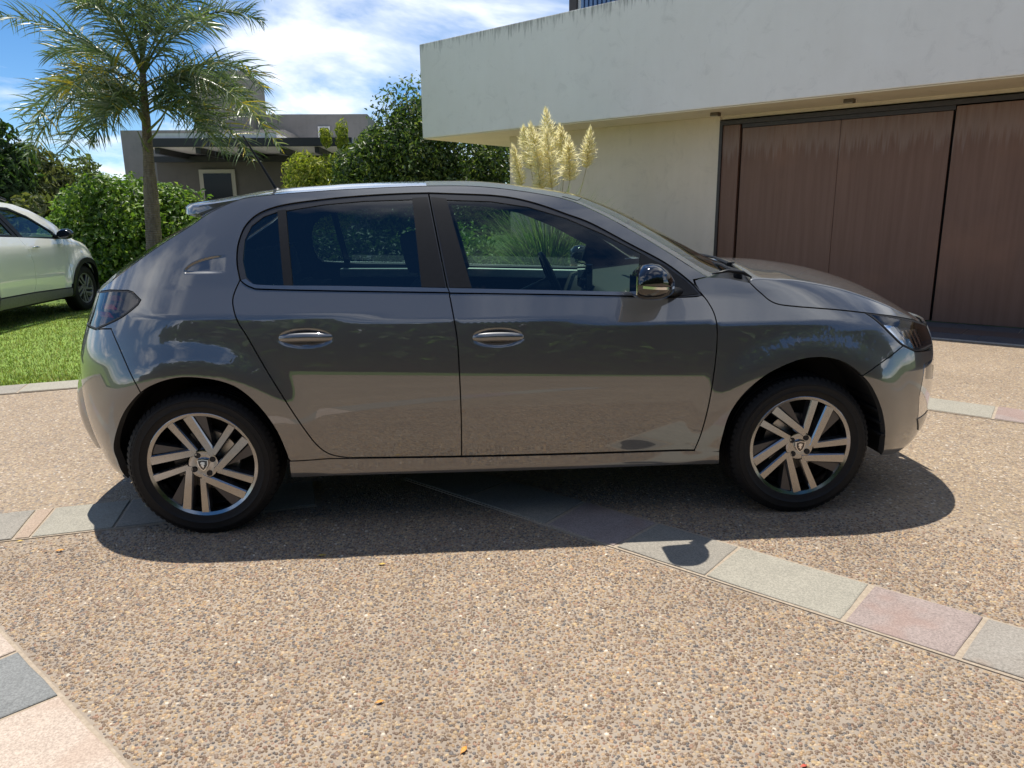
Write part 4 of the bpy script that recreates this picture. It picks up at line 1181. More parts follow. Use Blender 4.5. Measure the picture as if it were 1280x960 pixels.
TRIM_SUNLIT = simple('painted_sunlit_trim', (.72, .75, .73), .6, 0, .1, 40)
FABRIC = simple('seat_fabric', (.035, .036, .040), .9, 0, .3, 150)
STEELD = simple('brake_steel', (.55, .54, .52), .35, .9, .1, 30)

# ------------------------------------------------------------------ hatchback parts
hatch = empty('hatchback_car', (1.35, CW, 0), 'dark grey metallic five door hatchback parked side on across the driveway', 'car')
def hpanel(name, P, mat, far=True, parent=hatch, **kw):
    """panel on the near flank and its twin on the far flank"""
    V, F, N = panel_geo(P, D_hatch, **kw)
    me = mesh_with_normals(name, V, F, N, mat)
    o = link(name, me, parent if not isinstance(parent, (tuple, list)) else parent[0])
    o2 = None
    if far:
        V2, F2, N2 = car_mesh(V, F, N, mat, True)
        o2 = link(name, mesh_with_normals(name, V2, F2, N2, mat), parent if not isinstance(parent, (tuple, list)) else parent[1])
    return (o, o2)
def hwrap(name, P, mat, parent=hatch, **kw):
    """one panel that wraps round the car's end: both halves in one mesh"""
    V, F, N = panel_geo(P, D_hatch, ends=hatch_ends, **kw)
    c_ = np.abs(V[:, 1] - CW) < .004
    V[c_, 1] = CW; N[c_, 1] = 0; N[c_] /= np.linalg.norm(N[c_], axis=1, keepdims=True)
    V2, F2, N2 = car_mesh(V, F, N, mat, True)
    mp = np.where(c_, np.arange(len(V)), len(V) + np.cumsum(~c_) - 1)      # halves share the vertices on the centreline
    V, F, N = np.concatenate([V, V2[~c_]]), np.concatenate([F, mp[F2]]), np.concatenate([N, N2[~c_]])
    return link(name, mesh_with_normals(name, V, F, N, mat), parent)
def xr(z): return hatch_ends(z)[0]
def xf_(z): return hatch_ends(z)[1]
def xre(z): return xr(z) - .0022
def xfe(z): return xf_(z) + .0022
# doors
HD = (1.231, .819, .14, .056, .006); HD2 = (.460, .833, .14, .056, .006)
rdoor = hpanel('rear_door', poly('chr_bot_r', *[p for p in TR['b_line'] if p[1] < .99], (1.07, .3168), *[p for p in TR['d_bot'][::-1] if p[0] < 1.06], '-rd_rear'), PAINT, dense=[HD2])
fdoor = hpanel('front_door', poly(*[p for p in TR['chr_bot_f'] if p[0] < 2.075], (2.0895, .968), *[p for p in TR['fd_front'] if p[1] < .96], *[p for p in TR['d_bot'][::-1] if p[0] > 1.08], *[p for p in TR['b_line'][::-1] if p[1] < .99]), PAINT, dense=[HD])
# rear quarter, roof rail and windscreen pillar in one pressing
quarter = hpanel('body_side', poly((-.4161, .8632), *TR['tail_low'], *[p for p in TR['tail_up']], (-.4442, 1.0048), 'rail', (2.0597, 1.0299), (2.0646, 1.0107), '-dlo_f', '-dlo_r', 'rd_rear', *[p for p in TR['sill_top'][::-1] if .36 < p[0] < .60],
                 *[p for p in TR['arch_r'] if p[1] > .325 and p[0] > -.19], '-bump_r_line'), PAINT, dense=[(.06, 1.125, .10, .05, .004)])
fender = hpanel('front_fender', poly(*[p for p in TR['fd_front']], (2.067, .3018), (2.1714, .3053), *[p for p in TR['arch_f'][::-1] if p[1] > .307 and p[0] < 2.7582], 'bump_f_line', (2.9761, .7361), *[p for p in TR['hl_low'] if p[0] < 2.972], '-hood_sh', '-fend_top'), PAINT)
sill = hpanel('sill', poly('sill_top', *[p for p in TR['arch_f'] if p[1] < .305 and p[0] < 2.3], '-sill_bot'), PAINT, skirt=.05)
# bumpers wrap to the centreline
zz = np.linspace(.865, .19, 40)
rear_bumper = hwrap('rear_bumper', poly(*TR['bump_r_line'], *[p for p in TR['arch_r'] if p[0] < -.1895], (-.40, .198), (-.46, .19), *[(xre(z), z) for z in zz[::-1]], (-.5, .864)), PAINT, skirt=.03)
zz = np.linspace(.70, .20, 40)
front_bumper = hwrap('front_bumper', poly(*TR['bump_f_line'], (2.9761, .7361), (3.0554, .7025), (3.17, .690), *[(xfe(z), z) for z in np.linspace(.69, .205, 40)], (3.1, .205), *[p for p in TR['arch_f'] if p[1] < .63 and p[0] > 2.75]), PAINT, skirt=.03)
# nose panel between the headlights, tailgate below the glass
hwrap('nose_panel', poly((3.24, .69), (3.25, .78), (3.2, .81), *[(xfe(z), z) for z in np.linspace(.805, .69, 12)]), PAINT, skirt=.01)
hwrap('tailgate', poly((-.545, .866), (-.535, .95), (-.5, 1.003), *[(xre(z), z) for z in np.linspace(1.003, .866, 12)]), PAINT, skirt=.01)
# lamps
tl_poly = poly(*TR['tail_low'][::-1], (-.5, .868), (-.542, .868), (-.532, .95), (-.498, 1.0), *TR['tail_up'][::-1])
tl = hpanel('tail_light', tl_poly, SMOKE, ends=hatch_ends, skirt=.0, gap=.003)
hpanel('housing', tl_poly, BLACKG, parent=tl, ends=hatch_ends, off=.035, skirt=0)
hpanel('lamp_rim', tl_poly, SEAL, parent=tl, ends=hatch_ends, holes=[inset(tl_poly, .008)], gap=.001, off=-.0005, skirt=.03)
RED = simple('red_lamp', (.75, .03, .05), .2, 0, Coat_Weight=1.0)
for i, (x0, z0) in enumerate(((-.30, .99), (-.325, .955), (-.35, .92))):
    c = np.array([(x0, z0), (x0 - .09, z0 - .004), (x0 - .115, z0 + .014), (x0 - .025, z0 + .018)])
    hpanel('light_claw', c, RED, parent=tl, off=.018, skirt=.012, gap=0, sp=.02)
hl_poly = poly(*TR['hl_low'], *TR['hl_up'], (3.20, .795), (3.235, .73), (3.232, .70), (3.12, .697))
hl = hpanel('headlight', hl_poly, CLEAR, ends=hatch_ends, skirt=0, gap=.0025)
hpanel('housing', hl_poly, simple('lamp_bezel', (.30, .32, .34), .25, .8), parent=hl, ends=hatch_ends, off=.045, skirt=0)
hpanel('lamp_rim', hl_poly, SEAL, parent=hl, ends=hatch_ends, holes=[inset(hl_poly, .009)], gap=.001, off=-.0004, skirt=.05)
REFL = simple('lamp_reflector', (.80, .83, .87), .10, 1.0)
hpanel('reflector', np.array([(2.845, .862), (2.97, .845), (3.005, .80), (3.085, .72), (3.05, .708), (2.985, .742), (2.92, .795)]), REFL, parent=hl, off=.034, skirt=.02, gap=0)
for x0 in (3.075, 3.105, 3.135, 3.17, 3.205):
    hpanel('lamp_fin', np.array([(x0 - .055, .80), (x0 - .04, .80), (x0 + .005, .715), (x0 - .008, .712)]), REFL, parent=hl, off=.03, skirt=.012, gap=0)
# window area: frames, glass, pillars
rf = hpanel('window_frame', poly('dlo_r', *[p for p in TR['b_line'] if p[1] > 1.0], '-chr_bot_r'), FRAME, parent=rdoor, gap=.003, off=.003, skirt=.02,
            holes=[poly('qglass'), poly('rglass')])
ff = hpanel('window_frame', poly('dlo_f', *[p for p in TR['chr_bot_f'][::-1]], *[p for p in TR['b_line'][::-1] if p[1] > 1.0]), FRAME, parent=fdoor, gap=.003, off=.003, skirt=.02, holes=[poly('fglass')])
hpanel('belt_trim', poly('chr_top_r', '-chr_bot_r'), BELT, parent=rdoor, off=-.0025, gap=.0024, skirt=.006)
hpanel('belt_trim', poly('chr_top_f', (1.985, .984), *[p for p in TR['chr_bot_f'][::-1] if p[0] < 1.985]), BELT, parent=fdoor, off=-.0025, gap=.0024, skirt=.006)
hpanel('quarter_glass', inset(poly('qglass'), -.006), GLASS_R, parent=rdoor, off=.007, gap=0, skirt=0)
hpanel('window_glass', inset(poly('rglass'), -.006), GLASS_R, parent=rdoor, off=.007, gap=0, skirt=0)
hpanel('window_glass', inset(poly('fglass'), -.006), GLASS, parent=fdoor, off=.007, gap=0, skirt=0)
hpanel('pillar_cover', poly('bcov_r'), BLACKS, parent=rdoor, off=-.001, gap=.001, skirt=.02)
hpanel('pillar_cover', poly('bcov_f'), BLACKS, parent=fdoor, off=-.001, gap=.001, skirt=.02)
hpanel('glass_divider', np.array([(.338, 1.331), (.372, 1.336), (.410, 1.034), (.374, 1.036)]), BLACKS, parent=rdoor, off=-.001, gap=0, skirt=.015)
hpanel('mirror_sail', poly('sail'), BLACKS, parent=fdoor, off=-.001, gap=.001, skirt=.015)
for oo, key in ((rdoor, 'dlo_r'), (fdoor, 'dlo_f')):
    ring = np.array(TR[key]); c_ = ring.mean(0) + np.array([0, -.12])
    inner = ring + (c_ - ring) / np.linalg.norm(c_ - ring, axis=1, keepdims=True) * .012
    hpanel('door_seal', np.concatenate([ring, inner[::-1]]), SEAL, parent=oo, off=.012, gap=0, skirt=.02)
# ------------------------------------------------------------------ lofted top of the hatchback
def loft(name, R, C, s0, s1, t0, t1, mat, parent, cw=CW, p=2.1, ns=40, ntt=22, raise_=0., both=True):
    """surface between the rail R(s) (x, y, z) and the centre curve C(s) (x, z), mirrored over the centreline"""
    R, C = np.array(R), np.array(C)
    k = np.arange(len(R))
    def ev(A, s):
        return np.stack([smooth_interp(s, k, A[:, i]) for i in range(A.shape[1])], 1)
    ss = np.linspace(s0, s1, ns)
    tt = np.concatenate([np.linspace(t0, t1, ntt)]) if not both else np.concatenate([np.linspace(t0, 1, ntt), np.linspace(1, t0, ntt)[1:]])
    r, c = ev(R, ss), ev(C, ss)
    V = []
    for j, t in enumerate(tt):
        h = 1 - (1 - t) ** p
        x = r[:, 0] + (c[:, 0] - r[:, 0]) * h; z = r[:, 2] + (c[:, 1] - r[:, 2]) * h + raise_
        y = r[:, 1] + (cw - r[:, 1]) * t
        if both and j >= ntt: y = 2 * cw - y
        V.append(np.stack([x, y, z], 1))
    V = np.array(V); nt_ = len(tt)
    idx = np.arange(nt_ * ns).reshape(nt_, ns)
    F = np.stack([idx[:-1, :-1], idx[:-1, 1:], idx[1:, 1:], idx[1:, :-1]], -1).reshape(-1, 4)
    return link(name, mesh_np(name, V.reshape(-1, 3), F, mat, smooth=True), parent)
def railpt(x, z): return (x, float(D_hatch(x, z)), z)
CEN = [(-.655, 1.012), (-.545, 1.095), (-.415, 1.175), (-.285, 1.25), (-.17, 1.315), (-.08, 1.36), (.10, 1.415), (.27, 1.44), (.48, 1.454), (.62, 1.461), (.974, 1.468), (1.25, 1.459), (1.60, 1.408), (1.80, 1.345), (1.985, 1.262), (2.15, 1.176), (2.29, 1.10), (2.40, 1.058)]
RR = [railpt(*p) for p in RAIL_XZ]
loft('tailgate_frame', RR, CEN, 0, 5.2, 0, .10, PAINT, hatch, both=False, ntt=6, p=1.2)
o_ = loft('tailgate_frame', RR, CEN, 0, 5.2, 0, .10, PAINT, hatch, both=False, ntt=6, p=1.2)
for v in o_.data.vertices: v.co.y = 2 * CW - v.co.y
loft('tailgate_ledge', RR, CEN, 0, .95, .10, 1, PAINT, hatch, p=1.2)
loft('rear_screen', RR, CEN, .95, 4.6, .10, 1, GLASS_R, hatch, p=1.2)
roof = loft('roof', RR, CEN, 4.6, 12.0, 0, 1, PAINT, hatch, ns=70)
for sd in (0, 1):
    o_ = loft('windscreen_pillar', RR, CEN, 12.0, 17, 0, .085, PAINT, hatch, both=False, ntt=6, ns=60)
    if sd:
        for v in o_.data.vertices: v.co.y = 2 * CW - v.co.y
loft('windscreen', RR, CEN, 12.0, 17, .085, 1, GLASS, hatch, ns=60)
# windscreen black band
loft('screen_surround', RR, CEN, 12.0, 12.35, .085, 1, BLACKG, hatch, raise_=.002, ns=6)
for o_ in [o for o in hatch.children if o.name.startswith(('tailgate', 'rear_screen', 'roof', 'windscreen', 'screen'))]:
    bm = bmesh.new(); bm.from_mesh(o_.data); bmesh.ops.recalc_face_normals(bm, faces=bm.faces)
    bm.to_mesh(o_.data); bm.free()
# spoiler over the tailgate
sp_ = MB()
secs = []
prof = [(-.050, 1.318), (-.047, 1.342), (-.028, 1.356), (.06, 1.369), (.16, 1.384), (.235, 1.394), (.20, 1.376), (.10, 1.345), (.03, 1.318), (-.02, 1.306)]
ys = [.275, .30, .36, .46, .6, .75, CW]
ys = ys + [2 * CW - y for y in ys[-2::-1]]
for y in ys:
    t = abs(y - CW) / (CW - .275); h = 1 - t ** 2.2
    sh = .022 - .15 * h; up = .020 * h; e = .80 if t > .98 else 1.
    secs.append([(.09 + (x - .09) * e + sh, y, 1.35 + (z - 1.35) * e + up) for x, z in prof])
V = [p for s in secs for p in s]; n = len(prof)
F = [(i * n + k, i * n + (k + 1) % n, (i + 1) * n + (k + 1) % n, (i + 1) * n + k) for i in range(len(secs) - 1) for k in range(n)] + [tuple(range(n)), tuple(range((len(secs) - 1) * n, len(secs) * n))]
sp_.add(V, F); sp_.build('spoiler', PAINT, hatch, smooth=True)
# bonnet: side return on the flank plus lofted top
hpanel('bonnet_flank', poly('hood_sh', *TR['hl_up'][1:], *[p for p in TR['rail_h'][::-1] if p[0] < 3.13]), PAINT)
CH = [(2.415, 1.062), (2.46, 1.068), (2.56, 1.066), (2.67, 1.057), (2.865, 1.024), (3.06, .964), (3.21, .888), (3.355, .802)]
RH = [railpt(*p) for p in RH_XZ]
bon = loft('bonnet', RH, CH, .25, 7, 0, 1, PAINT, hatch, ns=60, p=1.7)
bm = bmesh.new(); bm.from_mesh(bon.data); bmesh.ops.recalc_face_normals(bm, faces=bm.faces)
ed = [e for e in bm.edges if len(e.link_faces) == 1]
r_ = bmesh.ops.extrude_edge_only(bm, edges=ed)
for v in [g for g in r_['geom'] if isinstance(g, bmesh.types.BMVert)]: v.co.z -= .012
bm.to_mesh(bon.data); bm.free()
# scuttle and wipers
CWL = [(2.16, 1.036), (2.24, 1.030), (2.30, 1.022)]
m = MB()
pa = [(2.13, .16, 1.030), (2.24, .30, 1.048), (2.33, .50, 1.055), (2.395, CW, 1.058)]
pb_ = [(2.305, .15, 1.008), (2.37, .30, 1.018), (2.43, .50, 1.030), (2.47, CW, 1.036)]
pa += [(x, 2 * CW - y, z) for x, y, z in pa[-2::-1]]; pb_ += [(x, 2 * CW - y, z) for x, y, z in pb_[-2::-1]]
V = pa + pb_; n = len(pa)
m.add(V, [(i, i + 1, n + i + 1, n + i) for i in range(n - 1)]); m.build('scuttle', BLACKS, hatch, smooth='all')
for j, (a, b) in enumerate((((2.30, .26, 1.040), (2.20, .70, 1.098)), ((2.41, .66, 1.052), (2.33, 1.20, 1.095)))):
    m = MB(); a, b = Vector(a), Vector(b); m.tube([a, a.lerp(b, .3) + Vector((0, 0, .012)), b], [.010, .007, .005], 6)
    d = (b - a).normalized(); m.tube([b - d * .3, b + d * .22], .005, 6)
    m.tube([a + Vector((0, 0, -.04)), a + Vector((0, 0, .012))], .020, 10); m.build('wiper', BLACKS, hatch, smooth=True)
# scuttle corner plug beside the bonnet
m = MB(); m.tube([(2.15, .155, 1.050), (2.22, .165, 1.062), (2.29, .175, 1.052), (2.335, .19, 1.030)], [.005, .012, .014, .005], 8, flat=.6); m.build('scuttle_end_cap', BLACKS, hatch, smooth='all')
# antenna
m = MB(); m.tube([(.265, CW - .30, 1.42), (.195, CW - .30, 1.55), (.135, CW - .30, 1.66)], [.007, .0055, .0035], 8)
m.lathe([(.001, .02), (.018, .012), (.028, 0)], .268, CW - .30, 1.415, 16, 'z'); m.build('antenna', BLACKS, hatch, smooth=True)

# ------------------------------------------------------------------ wheels
def arm_poly(p0, p1, w0, w1):
    p0, p1 = Vector(p0), Vector(p1); d = (p1 - p0).normalized(); n = Vector((-d.y, d.x))
    return [p0 + n * w0 / 2, p0 - n * w0 / 2, p1 - n * w1 / 2, p1 + n * w1 / 2]
def wheel(root, cx, yout, cz, side, rot, R=.3105, rimr=.2255, simple_=False, ax='y', spokes=5, face=None, wdt=.195):
    """side -1: outer face looks towards -y (near flank)"""
    face = face or SATIN
    g = -side
    def L(r, a): return (r, a * g)
    def Q(p, dep):  # point on the wheel face, dep inwards
        return (cx + p[0], yout + g * dep, cz + p[1])
    wh = MB()
    prof = [(rimr - .004, .012), (rimr + .006, .008), (rimr + .014, .006), (rimr + .024, .002), (rimr + .027, -.001), (rimr + .030, .0005), (rimr + .050, -.001), (rimr + .0515, .0015), (rimr + .055, .0015), (R - .030, .004), (R - .016, .010), (R - .006, .022), (R - .0005, .038)]
    for k in range(4):
        a = .038 + k * (wdt - .076) / 4; b = a + (wdt - .076) / 4
        prof += [(R, a + .004), (R, b - .009), (R - .007, b - .008), (R - .007, b - .002), (R, b - .001)]
    prof += [(R - .006, wdt - .02), (R - .03, wdt - .004), (rimr + .02, wdt), (rimr - .004, wdt - .01)]
    wh.lathe([L(r, a) for r, a in prof], cx, yout, cz, 72)
    # tread blocks on the shoulder
    wheel_o = wh.build('wheel', RUBBER, root, smooth=True)
    wheel_o['label'] = 'black tyre and silver ten spoke alloy wheel'
    if not simple_:
        tb = MB()
        for k in range(72):
            t = 2 * math.pi * k / 72
            c, s = math.cos(t), math.sin(t)
            for (r0, r1, a0, a1) in ((R - .020, R + .0004, .012, .036),):
                tw = .0085
                V = []
                for (r, a) in ((r0, a0 - .006), (r1 - .003, a0 + .010), (r1, a1), (r0, a1)):
                    for w_ in (-tw, tw):
                        V.append((cx + r * c - w_ * s, yout + g * a, cz + r * s + w_ * c))
                tb.add(V, [(0, 2, 3, 1), (2, 4, 5, 3), (0, 1, 7, 6), (0, 6, 4, 2), (1, 3, 5, 7)])
        tb.build('tread_shoulder', RUBBER, wheel_o, weld=False)
    rim = MB()
    rim.lathe([L(r, a) for r, a in [(rimr - .030, .075), (rimr - .022, .030), (rimr - .016, .016), (rimr - .003, .010), (rimr + .001, .012), (rimr + .002, .02)]], cx, yout, cz, 72)
    rim_o = rim.build('rim', face, wheel_o, smooth=True)
    br = MB(); br.lathe([L(r, a) for r, a in [(rimr - .030, .075), (rimr - .036, .15), (rimr - .034, .18)]], cx, yout, cz, 48); br.build('rim_barrel', ALLOYD, rim_o, smooth=True)
    ca, sa = math.cos(rot), math.sin(rot)
    sc = rimr / .218
    for k in range(spokes):
        t = rot + 2 * math.pi * k / spokes
        c, s = math.cos(t), math.sin(t)
        def RT(p): return (p[0] * c - p[1] * s, p[0] * s + p[1] * c)
        for (p0, p1, w0, w1, tilt) in (((-.020, .056), (-.086, .184), .029, .034, 1), ((.046, .032), (-.014, .203), .034, .041, 1)):
            pl = [RT(q * sc) for q in arm_poly(p0, p1, w0, w1)]
            m = MB()
            pin = [RT(q * sc) for q in arm_poly(p0, p1, w0 * .70, w1 * .80)]
            # bevelled arm: machined top, painted flanks
            V = [Q(q, .018 if i in (0, 1) else .014) for i, q in enumerate(pin)] + [Q(q, .024 if i in (0, 1) else .019) for i, q in enumerate(pl)] + [Q(q, .060) for q in pl]
            F = [(0, 1, 2, 3)] + [(i, (i + 1) % 4, 4 + (i + 1) % 4, 4 + i) for i in range(4)] + [(4 + i, 4 + (i + 1) % 4, 8 + (i + 1) % 4, 8 + i) for i in range(4)]
            m.add(V, F)
            o = m.build('spoke', face, rim_o)
            o.data.materials.append(ALLOYD)
            for pgn in o.data.polygons:
                if abs(pgn.normal.y) < .35: pgn.material_index = 1
        # facet webs beside the broad arm at the rim
        m = MB()
        web = [RT((x * sc, y * sc)) for x, y in ((.050, .070), (.011, .205), (.056, .196))]
        V = [Q(web[0], .034), Q(web[1], .022), Q(web[2], .024)] + [Q(w_, .07) for w_ in web]
        m.add(V, [(0, 1, 2), (0, 3, 4, 1), (1, 4, 5, 2), (2, 5, 3, 0)]); m.build('spoke_web', ALLOYD, rim_o)
    hub = MB(); hub.lathe([L(r, a) for r, a in [(.0001, .024), (.030, .024), (.052, .019), (.060, .021), (.064, .030), (.062, .08)]], cx, yout, cz, 40); hub.build('hub', face, rim_o, smooth=True)
    for k in range(4):
        t = rot + .35 + math.pi / 2 * k
        m = MB(); m.lathe([L(r, a) for r, a in [(.0001, .0185), (.0095, .0185), (.0115, .0165), (.0125, .0195)]], cx + .0445 * math.cos(t), yout, cz + .0445 * math.sin(t), 14); m.build('lug_hole', SEAL, rim_o, smooth=True)
    # shield badge on the cap
    def shield(s): return [(-.022 * s, .020 * s), (0, .024 * s), (.022 * s, .020 * s), (.020 * s, -.002 * s), (.011 * s, -.018 * s), (0, -.027 * s), (-.011 * s, -.018 * s), (-.020 * s, -.002 * s)]
    if not simple_:
        m = MB(); m.prism(shield(1.0), lambda p: Q(p, .012), lambda p: Q(p, .023)); bo = m.build('cap_badge', CHROME, rim_o, bevel=.001)
        m = MB(); m.prism(shield(.84), lambda p: Q(p, .0112), lambda p: Q(p, .0119)); m.build('badge_field', BLACKG, bo) if False else m.build('badge_field', BLACKG, rim_o)
        m = MB()
        lion = [(-.010, .008), (-.004, .014), (.004, .013), (.011, .009), (.006, .006), (.010, .002), (.004, .001), (.005, -.006), (.000, -.014), (-.003, -.006), (-.009, -.004), (-.004, .001), (-.008, .004)]
        m.prism(lion, lambda p: Q(p, .0102), lambda p: Q(p, .0111)); m.build('badge_emblem', CHROME, rim_o)
    dk = MB(); dk.lathe([L(r, a) for r, a in [(.05, .088), (.128, .088), (.130, .092), (.130, .105), (.05, .105)]], cx, yout, cz, 48); dk.build('brake_disc', STEELD, wheel_o, smooth=True)
    cl = MB()
    arc = []
    for k in range(7):
        t = rot * 0 + math.radians(150 + k * 10) if side < 0 else math.radians(150 + k * 10)
        arc.append(t)
    V = [Q((r * math.cos(t), r * math.sin(t)), d) for d in (.078, .115) for r in (.085, .140) for t in arc]
    nA = len(arc)
    F = []
    for i in range(nA - 1):
        F += [(i, i + 1, nA + i + 1, nA + i), (2 * nA + i, 3 * nA + i, 3 * nA + i + 1, 2 * nA + i + 1), (i, 2 * nA + i, 2 * nA + i + 1, i + 1), (nA + i, nA + i + 1, 3 * nA + i + 1, 3 * nA + i)]
    F += [(0, nA, 3 * nA, 2 * nA), (nA - 1, 3 * nA - 1, 4 * nA - 1, 2 * nA - 1)]
    cl.add(V, F); cl.build('brake_caliper', ALLOYD, wheel_o)
    bk = MB(); bk.lathe([L(r, a) for r, a in [(.0001, .13), (rimr - .034, .13)]], cx, yout, cz, 32); bk.build('back_plate', LINER, wheel_o)
    return wheel_o
ROT_R, ROT_F = math.radians(8), math.radians(33)
wheel(hatch, 0, .030, .3085, -1, ROT_R)
wheel(hatch, 2.54, .030, .3085, -1, ROT_F)
wheel(hatch, 0, 2 * CW - .030, .3085, 1, .9)
wheel(hatch, 2.54, 2 * CW - .030, .3085, 1, .4)
# wheel-arch liners
for (x0, key) in ((0, 'arch_r'), (2.54, 'arch_f')):
    for sd in (0, 1):
        L_ = [p for p in TR[key]]
        V, F = [], []
        for (x, z) in L_:
            for j, y in enumerate((.022, .09, .36)):
                k_ = 1.0 + (.03 if j else 0)
                xx, z2 = x0 + (x - x0) * k_, .3 + (z - .3) * k_
                yy_ = max(y, float(D_hatch(x, z)) + .012) if j < 2 else max(y, float(D_hatch(x, z)) + .1)
                V.append((xx, yy_ if not sd else 2 * CW - yy_, z2))
        n = len(L_)
        F = [(i * 3 + k, (i + 1) * 3 + k, (i + 1) * 3 + k + 1, i * 3 + k + 1) for i in range(n - 1) for k in range(2)]
        F.append(tuple(i * 3 + 2 for i in range(n)))
        m = MB(); m.add(V, F); lo = m.build('arch_liner', LINER, hatch, smooth='all')
        if key == 'arch_f':
            for k in range(5):       # ribs moulded into the liner
                z = .34 + k * .055; x = 2.855 + .045 * math.cos((z - .3) * 4)
                yy = (.05, .30) if not sd else (2 * CW - .30, 2 * CW - .05)
                MB().box((x + .005 - k * .010, yy[0], z), (x + .022 - k * .010, yy[1], z + .012)).build('liner_rib', LINER, lo)
# underside
m = MB(); fp = [(-.36, .55), (-.30, .30), (.36, .30), (.37, .075), (2.16, .075), (2.18, .30), (2.86, .34), (3.05, .60)]; fp += [(x, 2 * CW - y) for x, y in fp[::-1]]
m.prism(fp, lambda p: (p[0], p[1], .235), lambda p: (p[0], p[1], .275)); m.build('floor_pan', LINER, hatch)
MB().box((.42, .09, .255), (2.14, 2 * CW - .09, .33)).build('cabin_floor', LINER, hatch)
MB().box((2.32, .30, .30), (3.1, 2 * CW - .30, .82)).build('engine_bay', LINER, hatch)
MB().box((-.42, .33, .27), (.33, 2 * CW - .33, .95)).build('boot_trim', LINER, hatch)
m = MB(); m.tube([(-.35, 1.2, .2), (.3, 1.2, .17), (1.6, 1.0, .17)], .025, 8); m.build('exhaust', ALLOYD, hatch, smooth='all')

# ------------------------------------------------------------------ handles, mirrors, badges, trim
for (root_o, cx, cz, w_) in ((fdoor, 1.231, .8175, .118), (rdoor, .462, .8320, .121)):
    for sd in (0, 1):
        def Yp(y): return y if not sd else 2 * CW - y
        y0 = float(D_base(cx, cz))
        m = MB()
        N_ = 13
        secs = []
        for k in range(N_):
            u = -1 + 2 * k / (N_ - 1)
            x = cx + u * w_; z = cz + .004 * (1 - u * u) ; hh = .0205 * (1 - .45 * abs(u) ** 3.0) * (1 if abs(u) < .99 else .6); dd = .016 * (1 - abs(u) ** 6) + .002
            yc = y0 + .004 + .010 * abs(u) ** 4
            secs.append([(x, Yp(yc - dd * .9 * math.sin(a)), z + hh * math.cos(a)) for a in np.linspace(0, 2 * math.pi, 13)[:-1]])
        V = [p for s in secs for p in s]; n = 12
        F = [(i * n + k, i * n + (k + 1) % n, (i + 1) * n + (k + 1) % n, (i + 1) * n + k) for i in range(N_ - 1) for k in range(n)] + [tuple(range(n)), tuple(range((N_ - 1) * n, N_ * n))]
        m.add(V, F); ho = m.build('handle', PAINT, root_o[sd], smooth='all')
        m = MB(); xs = cx - .028 if cx > 1 else cx - .005
        m.box((xs - .042, min(Yp(y0 + .001), Yp(y0 + .016)), cz - .043), (xs + .042, max(Yp(y0 + .001), Yp(y0 + .016)), cz - .026)); m.build('finger_plate', CHROME, root_o[sd], bevel=.004)
# gap lines of the sills, door bottoms are open: dark backing behind all shut lines
def backing(P, off, name, mat, parent=hatch, sp=.06):
    return hpanel(name, P, mat, parent=parent, off=off, gap=0, skirt=0, sp=sp, edge=.04)
backing(poly('chr_bot_r', *[p for p in TR['b_line'] if p[1] < .99], (1.07, .3168), *[p for p in TR['d_bot'][::-1] if p[0] < 1.06], '-rd_rear'), .045, 'inner_panel', TRIM, rdoor)
backing(poly(*[p for p in TR['chr_bot_f'] if p[0] < 2.075], (2.0895, .968), *[p for p in TR['fd_front'] if p[1] < .96], *[p for p in TR['d_bot'][::-1] if p[0] > 1.08], *[p for p in TR['b_line'][::-1] if p[1] < .99]), .045, 'inner_panel', TRIM, fdoor)
allb = inset(np.array([(-.18, .66), (-.18, .99), (.21, 1.06), (1.03, 1.0), (2.07, .965), (2.30, 1.0), (2.45, .90), (2.78, .87), (2.90, .80), (3.0, .72), (2.9, .68), (2.76, .645), (2.65, .71), (2.5, .72), (2.38, .68), (2.24, .57), (2.165, .42), (2.15, .27), (.39, .27), (.37, .38), (.33, .50), (.25, .61), (.12, .70), (-.04, .705), (-.13, .69)]), .004)
backing(allb, .030, 'inner_body', SEAL)
backing(np.array([(.17, 1.02), (.165, 1.2), (.20, 1.31), (.36, 1.385), (.95, 1.42), (1.22, 1.41), (1.5, 1.362), (1.66, 1.305), (1.94, 1.14), (2.09, 1.04), (2.06, .99), (1.93, 1.085), (1.63, 1.245), (1.43, 1.325), (1.22, 1.368), (.95, 1.38), (.53, 1.36), (.37, 1.34), (.28, 1.31), (.23, 1.27), (.205, 1.21), (.20, 1.12), (.215, 1.06)]), .03, 'inner_pillar', TRIM)
# door-card shelves; the far ones are coloured pale to stand in for sunlight
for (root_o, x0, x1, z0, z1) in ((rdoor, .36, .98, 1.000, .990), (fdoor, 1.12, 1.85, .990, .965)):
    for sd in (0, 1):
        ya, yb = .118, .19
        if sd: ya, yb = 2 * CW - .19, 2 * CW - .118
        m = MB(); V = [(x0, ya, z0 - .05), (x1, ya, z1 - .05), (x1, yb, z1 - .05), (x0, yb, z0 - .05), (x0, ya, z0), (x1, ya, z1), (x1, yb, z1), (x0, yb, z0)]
        m.add(V, [(0,3,2,1),(4,5,6,7),(0,1,5,4),(1,2,6,5),(2,3,7,6),(3,0,4,7)]); m.build('door_shelf', TRIM_SUNLIT if sd else TRIM, root_o[sd], bevel=.008)
